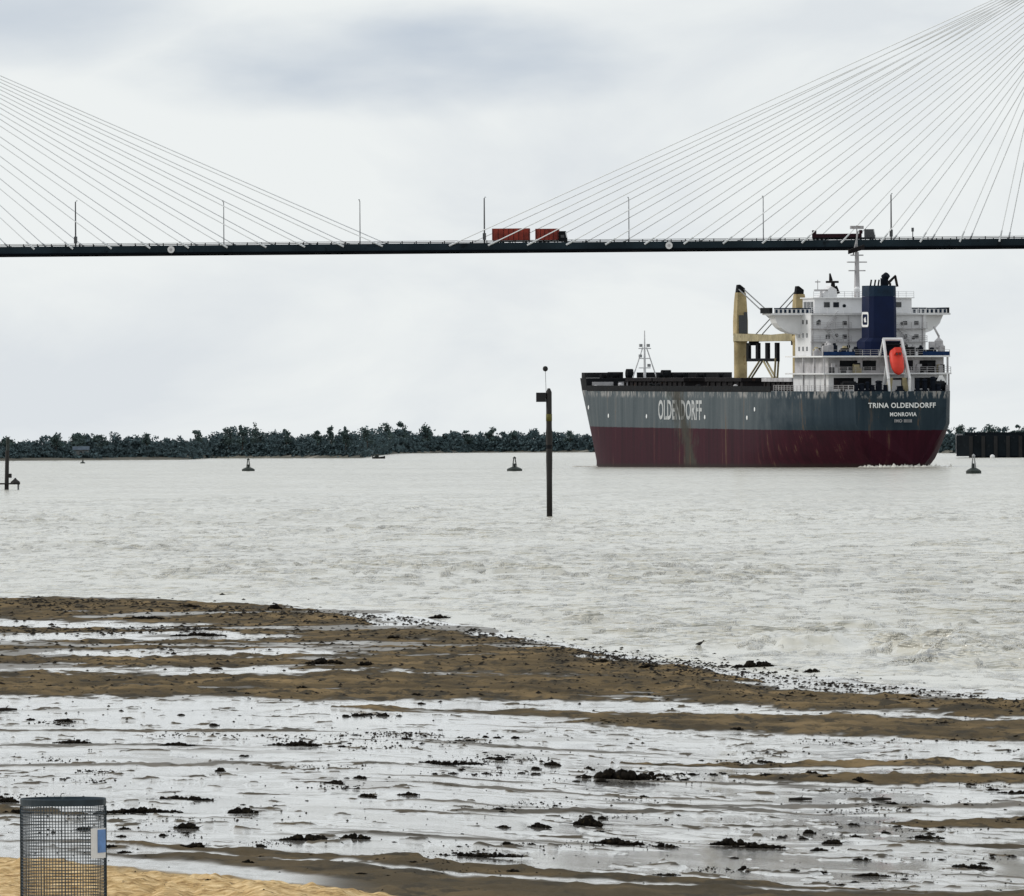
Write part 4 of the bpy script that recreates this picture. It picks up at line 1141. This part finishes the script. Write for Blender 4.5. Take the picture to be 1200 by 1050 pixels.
# wash at the stern and along the hull
def wash():
    rg = random.Random(9); m = MB()
    for i in range(130):
        u = rg.uniform(-6, 4); x = rg.uniform(-7, 8.5); r = rg.uniform(0.2, 0.75); h = rg.uniform(0.08, 0.5) * (1 if rg.random() < .7 else 1.5)
        c = SHIP.matrix_basis @ Vector((x, u, 0)); n = 7
        vs = [(c.x + r * (0.7 + 0.5 * rg.random()) * math.cos(6.283 * k / n), c.y + 1.4 * r * math.sin(6.283 * k / n), -0.05) for k in range(n)] + [(c.x + rg.uniform(-.2, .2), c.y, h)]
        m.add(vs, [(k, (k + 1) % n, n) for k in range(n)])
    for i in range(70):
        u = rg.uniform(150, 176); x = -hb(u, 0) - rg.uniform(0, 5); r = rg.uniform(0.2, 0.6); h = rg.uniform(0.05, 0.28)
        c = SHIP.matrix_basis @ Vector((x, u, 0)); n = 7
        vs = [(c.x + r * math.cos(6.283 * k / n), c.y + 1.4 * r * math.sin(6.283 * k / n), -0.05) for k in range(n)] + [(c.x, c.y, h)]
        m.add(vs, [(k, (k + 1) % n, n) for k in range(n)])
    o = m.build('wake_foam', 'foam', None, True); tag(o, 'white wash churned up around the ship hull', 'foam', kind='stuff')
wash()

# ------------------------------------------------------------------ marks in the river
def pile_mark():
    D = depth_on(644, 606); p = at(644, 606, D)
    r = empty('navigation_post', (p.x, p.y, 0)); s = D / F
    tag(r, 'tall dark pile standing in the river with small board and ball top', 'post')
    H = 151 * s
    m = MB(); m.lathe((0, 0, 0), [(0.19, -1.5), (0.19, H * 0.3), (0.21, H * 0.45), (0.20, H * 0.55), (0.23, H * 0.62), (0.19, H * 0.7), (0.19, H * 0.97), (0.08, H)], 16)
    m.build('pile', 'post', r, True)
    MB().lathe((0, 0, 0), [(0.203, H * 0.745), (0.203, H * 0.80)], 16).build('yellow_band', 'yellow', r, True)
    MB().lathe((0, 0, 0), [(0.203, H * 0.53), (0.215, H * 0.56)], 16).build('clamp', 'dark_metal', r)
    m = MB(); m.box(-15 * s, -3.4 * s, -0.18, 0.18, 135 * s, 146 * s); bo = m.build('board', 'black', r)
    MB().box(-4.5 * s, 0.05, -0.05, 0.05, 139 * s, 141 * s).build('bracket', 'dark_metal', bo)
    m = MB(); m.tube((-3 * s, 0, 138 * s), (-4 * s, 0, 172 * s), 0.02, n=6); ro = m.build('rod', 'lamp_grey', r)
    m = MB(); m.lathe((-4 * s, 0, 174 * s), [(0.02, -0.19), (0.13, -0.14), (0.18, -0.02), (0.14, 0.12), (0.05, 0.17)], 12); m.build('ball_top', 'black', ro, True)
pile_mark()

def left_post():
    D = depth_on(7, 574); p = at(7.5, 574, D); s = D / F
    r = empty('mooring_post', (p.x, p.y, 0))
    tag(r, 'dark mooring post rising from a low timber float', 'post')
    m = MB(); m.tube((0, 0, -1), (0.12, 0, 46 * s), 0.25, 0.22, 12); m.build('pile', 'post', r)
    m = MB(); m.lathe((0.18, 0, 46 * s), [(0.2, 0), (0.16, 8 * s), (0.2, 9 * s), (0.22, 14 * s), (0.12, 16 * s)], 12); m.build('pile_cap', 'buoy', r)
    m = MB(); m.box(0.24, 0.6, -0.15, 0.15, 14 * s, 19 * s); m.build('cleat_box', 'post', r)
    m = MB(); m.box(-15 * s, 16 * s, -0.4, 0.4, 6.2 * s, 8.0 * s); fl = m.build('float_beam', 'post', r)
    for x in (-12, 14): MB().tube((x * s, 0, -0.5), (x * s, 0, 6.2 * s), 0.1, n=8).build('float_leg', 'wire', fl)
    m = MB(); m.lathe((10.5 * s, 0, 7.6 * s), [(0.55, 0), (0.5, 0.18), (0.16, 0.45), (0.05, 0.6)], 10); m.build('float_drum', 'post', fl)
left_post()

def buoy(px, py, hpx, wpx, label, pale=False):
    D = depth_on(px, py); p = at(px, py, D); s = D / F; h, w = hpx * s, wpx * s
    r = empty('channel_buoy', (p.x, p.y, 0)); tag(r, label, 'buoy', 'channel buoys on the river')
    MB().lathe((0, 0, 0), [(w * .40, -0.5), (w * .5, 0.0), (w * .5, h * .13), (w * .40, h * .20), (w * .16, h * .30)], 16).build('float', 'buoy', r)
    m = MB()
    for k in range(4):
        a = k * math.pi / 2 + 0.5; m.tube((w * .17 * math.cos(a), w * .17 * math.sin(a), h * .28), (w * .07 * math.cos(a), w * .07 * math.sin(a), h * .86), 0.05 * h / 2.4, n=5)
    t = m.build('tower', 'lamp_grey' if pale else 'buoy', r)
    B(-w * .10, w * .10, -w * .10, w * .10, h * .3, h * .52).build('battery_box', 'buoy', t)
    MB().lathe((0, 0, h * .86), [(w * .10, 0), (w * .12, h * .05), (w * .07, h * .10), (w * .02, h * .14)], 10).build('lantern', 'lamp_grey' if pale else 'buoy', t)
buoy(291, 552, 15, 15, 'dark conical buoy in front of the tallest far bank trees')
buoy(603, 552, 17, 18, 'dark conical buoy beside the tall navigation post')
buoy(1141, 555, 23, 18, 'dark buoy with pale lattice tower in front of the bridge pile cap', True)
buoy(97, 543, 6, 6, 'tiny dark buoy close to the far bank below the small house')
D = depth_on(1163, 537); p = at(1163, 537, D)
m = MB(); m.lathe((0, 0, 0), [(0.3, -0.3), (0.65, 0.1), (0.6, 0.7), (0.2, 1.0)], 14)
tag(m.build('marker_float', 'white_clean', None, True, (p.x, p.y, 0)), 'small white marker float at the foot of the pile cap', 'float')

def small_boat():
    D = depth_on(443, 537.5); p = at(444, 537.5, D); r = empty('small_boat', (p.x, p.y, 0), 0.35)
    tag(r, 'small dark open boat lying off the far bank', 'boat')
    rings = []
    for x, w, z in ((-2.0, 0.75, 0.55), (-1, 0.9, 0.5), (0.5, 0.85, 0.55), (1.5, 0.5, 0.7), (2.1, 0.05, 0.9)):
        rings.append([(x, -w, z), (x, -w * 0.6, -0.2), (x, w * 0.6, -0.2), (x, w, z)])
    MB().loft(rings).build('hull', 'post', r)
    B(-1.3, -0.2, -0.55, 0.55, 0.5, 1.25).build('cuddy', 'buoy', r)
    MB().tube((-2.1, 0, 0.2), (-2.2, 0, 1.0), 0.16, 0.12).build('outboard_motor', 'black', r)
small_boat()

# ------------------------------------------------------------------ litter bin
def litter_bin():
    D = 73.4; c = at(74, 936, D); R = 49 * D / F; H = 0.92
    top = c.z
    r = empty('litter_bin', (c.x, c.y, top - H)); tag(r, 'round wire mesh litter bin on the golden sand', 'bin')
    m = MB(); n = 84
    for i in range(n):
        a = 2 * math.pi * i / n; w = 0.0021 + (0.0022 if i % 7 == 0 else 0)
        x, y = R * math.cos(a), R * math.sin(a)
        m.tube((x, y, 0.0), (x, y, H - 0.03), w, n=4)
    for k in range(40):
        z = 0.02 + (H - 0.06) * k / 39; rings = []
        for i in range(48):
            a = 2 * math.pi * i / 48
            rings.append([((R + dr) * math.cos(a), (R + dr) * math.sin(a), z + dz) for dr, dz in ((-.0022, -.0022), (.0022, -.0022), (.0022, .0022), (-.0022, .0022))])
        m.loft(rings + [rings[0]], False)
    wm = m.build('wire_mesh', 'mesh_wire', r)
    rings = []
    for i in range(48):
        a = 2 * math.pi * i / 48
        rings.append([((R + dr) * math.cos(a), (R + dr) * math.sin(a), H + dz) for dr, dz in ((-.004, -.045), (.007, -.045), (.009, -.002), (.004, .006), (-.004, .004))])
    m = MB(); m.loft(rings + [rings[0]], False); m.build('rim', 'rim', r)
    for a in (math.pi, 0.0):
        m = MB(); m.box(R * math.cos(a) - 0.011, R * math.cos(a) + 0.011, R * math.sin(a) - 0.006, R * math.sin(a) + 0.006, 0.0, H - 0.05)
        m.build('frame_bar', 'rim', r)
    m = MB(); m.lathe((0, 0, 0), [(R * 0.98, 0.005), (R * 0.98, 0.03)], 32); m.build('base_plate', 'dark_metal', r)
    # blue and white label wired to the outside
    def arc(a0, a1, z0, z1, off, name, mat):
        rings = []
        for k in range(9):
            a = a0 + (a1 - a0) * k / 8; rings.append([((R + o) * math.cos(a), (R + o) * math.sin(a), z) for o, z in ((off, z0), (off + .003, z0), (off + .003, z1), (off, z1))])
        return MB().loft(rings).build(name, mat, r)
    px2a = lambda px: -math.acos(max(-1, min(1, (px - 74) / 49.0)))
    zt = H - (970 - 936) * D / F; zb = H - (1005 - 936) * D / F
    lb = arc(px2a(107), px2a(122.4), zb, zt, 0.006, 'label', 'tag_white')
    arc(px2a(114), px2a(122.0), zb + 0.04, zt - 0.01, 0.010, 'label_print', 'tag_blue').parent = lb
litter_bin()

# ------------------------------------------------------------------ shore bird
def bird():
    d0 = depth_on(820, 760, 0.0); p = at(820, 760, d0); s = p.y / F
    m = MB(); L = 11 * s; rings = []
    for x, z, w in ((-0.62, .46, .02), (-0.4, .50, .09), (-0.1, .52, .17), (0.2, .58, .17), (0.38, .68, .10), (0.47, .80, .10), (0.58, .82, .09), (0.66, .80, .035), (0.92, .76, .012)):
        rings.append([(x * L * .8, w * L * math.cos(a), z * L + w * L * math.sin(a)) for a in np.linspace(0, 2 * math.pi, 9)[:-1]])
    m.loft(rings)
    for s2 in (-1, 1): m.tube((0.02 * L, s2 * .07 * L, .44 * L), (0.04 * L, s2 * .07 * L, 0), .018 * L, n=5)
    o = m.build('shore_bird', 'feather', None, True, p); o.rotation_euler = (0, 0, 0.25)
    tag(o, 'small dark wading bird standing at the water edge', 'bird')
bird()

# ------------------------------------------------------------------ weed clumps, sticks and crumbs on the mud
def blob(m, c, r, rg, flat=0.5):
    n1, n2 = 7, 4
    vs = []
    for j in range(n2 + 1):
        t = math.pi * j / n2
        for i in range(n1):
            a = 2 * math.pi * i / n1; q = 0.65 + 0.7 * rg.random()
            vs.append((c[0] + r * q * math.sin(t) * math.cos(a), c[1] + r * q * 1.3 * math.sin(t) * math.sin(a), max(c[2] + r * flat * q * math.cos(t), -0.02)))
    fs = [(j * n1 + i, j * n1 + (i + 1) % n1, (j + 1) * n1 + (i + 1) % n1, (j + 1) * n1 + i) for j in range(n2) for i in range(n1)]
    m.add(vs, fs)
def clump_mesh(w, h, seed):
    """ragged, broken heap of weed w wide and h tall"""
    rg = random.Random(seed); m = MB(); n = max(5, int(w / h * 4.5) + 4)
    cut = rg.uniform(-.4, .4)
    core = []                                       # flat mat of weed that holds the heap together
    for k in range(15):
        x = (k / 14 - 0.5) * 1.16 * w; q = max(0.05, 1 - (abs(k - 7) / 7.2) ** 2) ; a = h * 0.10 * q * rg.uniform(.6, 1.4); b = 0.16 * w * q * rg.uniform(.5, 1.3)
        core.append([(x, b * math.cos(t), max(-0.02, a * math.sin(t))) for t in (0, 1.05, 2.1, 3.14, 4.19, 5.24)])
    m.loft(core)
    for i in range(n):
        x = (i + 0.5 + rg.uniform(-.9, .9)) / n - 0.5; k = max(0.12, 1 - (2 * abs(x)) ** 1.7) * rg.uniform(0.25, 1.0)
        if abs(x - cut) < 0.06: k *= 0.3
        r = h * (0.16 + 0.34 * k)
        blob(m, (x * w, rg.uniform(-.5, .5) * w * 0.2, r * 0.35 + h * 0.28 * k * rg.random()), r, rg, 0.8)
    for i in range(n):
        x = rg.uniform(-.55, .55) * w; blob(m, (x, rg.uniform(-.6, .6) * w * 0.12, 0.0), h * rg.uniform(.08, .2), rg, 0.6)
    for i in range(n // 2 + 2):
        x = rg.uniform(-.5, .5) * w; a = rg.uniform(0, 6.28); l = rg.uniform(.5, 1.3) * h
        z = rg.uniform(.1, .5) * h
        m.tube((x, 0, z * .4), (x + l * math.cos(a), l * 0.6 * math.sin(a), z * .4 + rg.uniform(-.1, .35) * h), h * .05, h * .02, 4)
    return m
BIG = [  # x, y of the foot, width, height (photograph pixels)
    (722, 913, 92, 16), (765, 910, 40, 7), (515, 896, 105, 7), (647, 897, 20, 9), (690, 968, 34, 19), (722, 990, 62, 12), (855, 991, 45, 14), (885, 994, 70, 9),
    (218, 971, 28, 11), (225, 993, 30, 10), (165, 952, 88, 9), (284, 953, 32, 14), (358, 985, 58, 12), (210, 938, 78, 8), (345, 874, 62, 8),
    (206, 874, 44, 6), (84, 871, 44, 7), (555, 1004, 115, 8), (1008, 917, 26, 9), (975, 989, 22, 9), (960, 997, 20, 6), (1085, 983, 44, 7), (888, 782, 34, 14),
    (865, 782, 14, 7), (515, 725, 26, 7), (322, 714, 16, 9), (220, 711, 20, 6), (632, 970, 28, 8), (590, 970, 16, 5), (415, 983, 36, 9), (1190, 930, 44, 7),
    (705, 776, 18, 6), (760, 782, 22, 6), (952, 787, 16, 6), (1067, 816, 14, 4), (1060, 820, 14, 4), (380, 778, 44, 10), (430, 780, 22, 8), (232, 745, 60, 6), (170, 725, 46, 5),
    (872, 1020, 14, 7), (1145, 1018, 34, 8), (1125, 1016, 18, 7), (1020, 1027, 44, 6), (780, 1026, 34, 5), (430, 934, 20, 8), (478, 932, 26, 6), (258, 904, 10, 8), (146, 1000, 16, 6),
    (98, 937, 10, 5), (690, 902, 14, 5), (898, 909, 12, 6), (965, 911, 16, 6), (10, 940, 26, 8), (20, 953, 34, 7), (130, 993, 14, 6), (780, 993, 30, 7), (1010, 1008, 22, 5), (290, 1011, 14, 5),
]
def place_big():
    for i, (px, py, w, h) in enumerate(BIG):
        p = on_ground(px, py); s = p.y / F
        o = clump_mesh(w * s, h * s, 100 + i).build('weed_clump', 'weed', None, True, (p.x, p.y, p.z))
        if i == 0: tag(o, 'largest ragged heap of dark weed on the shining wet mud', 'weed clump', 'weed clumps on the mudflat')
        elif py < 830: tag(o, 'dark weed heap stranded along the strand line by the water', 'weed clump', 'weed clumps on the mudflat')
        elif w / h > 8 and py > 990: tag(o, 'long row of dark weed close above the golden sand', 'weed clump', 'weed clumps on the mudflat')
        elif px < 180 and py > 930: tag(o, 'dark weed clump lying right beside the wire litter bin', 'weed clump', 'weed clumps on the mudflat')
        elif px < 320 and py > 960: tag(o, 'squat block of dark weed between litter bin and wet mud', 'weed clump', 'weed clumps on the mudflat')
        elif py < 880: tag(o, 'dark weed clump on shining mud just below the main sand bar', 'weed clump', 'weed clumps on the mudflat')
        elif px > 1100: tag(o, 'dark weed clump beside the thin sand ridges on the mud', 'weed clump', 'weed clumps on the mudflat')
        elif h < 7: tag(o, 'small flat clump of dark weed on the shining wet mud', 'weed clump', 'weed clumps on the mudflat')
        elif h > 11: tag(o, 'tall ragged clump of dark weed on the shining wet mud', 'weed clump', 'weed clumps on the mudflat')
        elif w / h > 8: tag(o, 'long low row of dark weed on the shining wet mud', 'weed clump', 'weed clumps on the mudflat')
        else: tag(o, 'compact clump of dark weed on the shining wet mud', 'weed clump', 'weed clumps on the mudflat')
place_big()
def sticks():
    for px, py, w, lab in ((938, 938, 27, 'straight driftwood stick lying on the wet mud'), (1033, 938, 23, 'straight driftwood stick lying on the wet mud'),
                           (6, 833, 28, 'thick dark plank lying on wet mud below the sand bar')):
        p = on_ground(px, py); s = p.y / F; L = w * s; r = 2.0 * s
        m = MB(); m.tube((-L / 2, 0, r * .7), (0, 0.05, r * .9), r * .8, r); m.tube((0, 0.05, r * .9), (L / 2, 0, r * .8), r, r * .6); m.tube((0, 0, r), (L * .12, 0.1, r * 3), r * .35, r * .2, 5)
        tag(m.build('driftwood', 'wood', None, False, (p.x, p.y, p.z)), lab, 'driftwood', 'driftwood on the mudflat')
sticks()
_dr = random.Random(61)
DRIFT = [(_dr.uniform(-20, 1220), _dr.uniform(835, 1035), _dr.uniform(30, 160)) for _ in range(64)]
def scatter():
    rg = random.Random(77)
    base = []
    for k in range(7):
        b = clump_mesh(1.0, rg.uniform(.35, .7), 500 + k); me = bpy.data.meshes.new('weed_tuft')
        me.from_pydata(b.v, [], b.f); me.materials.append(M['weed']); me.shade_smooth(); base.append(me)
    n = 0
    while n < 280:
        py = rg.uniform(0, 1); py = 715 + (1045 - 715) * (py ** 0.75); px = rg.uniform(-60, 1260)
        if rg.random() < .6: x_, y_, l_ = rg.choice(DRIFT); px = x_ + rg.gauss(0, l_ * .35); py = y_ + rg.gauss(0, 2.5)
        if py < np.interp(px, SH_X, SH_Y) + 3: continue
        if py > np.interp(px, K_X, K_Y) and rg.random() < .75: continue
        if 20 < px < 128 and py > 990: continue
        p = on_ground(px, py); s = p.y / F
        o = bpy.data.objects.new('weed_tuft', rg.choice(base)); col.objects.link(o)
        w = rg.choice((4, 5, 6, 7, 9, 11, 14)) * s; hh = w * rg.uniform(.5, .9)
        o.location = p; o.scale = (w, w * 1.5, hh); o.rotation_euler = (0, 0, rg.uniform(-.4, .4))
        tag(o, 'small tuft of dark weed among the brown strand bars' if py < 860 else 'small tuft of dark weed on the wet sand below the mud' if py > np.interp(px, K_X, K_Y) - 4 else 'small tuft of dark weed scattered on the shining mud', 'weed tuft', 'small weed tufts on the mudflat'); n += 1
scatter()
def crumbs():
    rg = random.Random(55); m = MB()
    def crumb(px, py, k):
        p = on_ground(px, py); s = p.y / F; w = k * s
        n = 5; vs = [(p.x + w * (.8 + 1.0 * rg.random()) * math.cos(6.28 * i / n), p.y + 2.2 * w * math.sin(6.28 * i / n), p.z - .01) for i in range(n)]
        vs += [(p.x + rg.uniform(-.4, .4) * w, p.y, p.z + w * rg.uniform(.25, .75))]
        m.add(vs, [(i, (i + 1) % n, n) for i in range(n)])
    lines = DRIFT
    for _ in range(6000):
        if rg.random() < .75:
            x, y, l = rg.choice(lines); px = x + rg.gauss(0, l * .4); py = y + rg.gauss(0, 2.0)
        else: px = rg.uniform(-60, 1260); py = 705 + 340 * rg.random() ** .8
        if py < np.interp(px, SH_X, SH_Y) + 2: continue
        if py > np.interp(px, K_X, K_Y) + 4 and rg.random() < .85: continue
        crumb(px, py, rg.choice((.7, .9, 1.1, 1.4, 1.8, 2.4)))
    # pebbly, weedy water edge
    for _ in range(1900):
        px = rg.uniform(-40, 1250); off = abs(rg.gauss(0, 9)) * (1.5 if 640 < px < 960 else .7)
        py = np.interp(px, SH_X, SH_Y) + 1 + off
        crumb(px, py, rg.choice((1, 1.3, 1.8, 2.4, 3.2)))
    for _ in range(900):                                             # stony spit with rocks
        px = rg.gauss(800, 90); crumb(px, np.interp(px, [560, 700, 850, 960], [742, 768, 787, 800]) + rg.gauss(-2, 5), rg.choice((1, 1.4, 2, 2.8)))
    for xs, yc, ht, amt in DRY[:6]:                                   # litter on the bars
        for _ in range(330):
            px = rg.uniform(max(-40, xs[0]), min(1240, xs[-1])); crumb(px, np.interp(px, xs, yc) + rg.gauss(0, 1) * np.interp(px, xs, ht) * .7, rg.choice((1, 1.4, 1.9, 2.8, 3.6)))
    o = m.build('weed_crumbs', 'weed', None, True); tag(o, 'fine dark crumbs of weed and stones strewn over the mud', 'debris', kind='stuff')
crumbs()
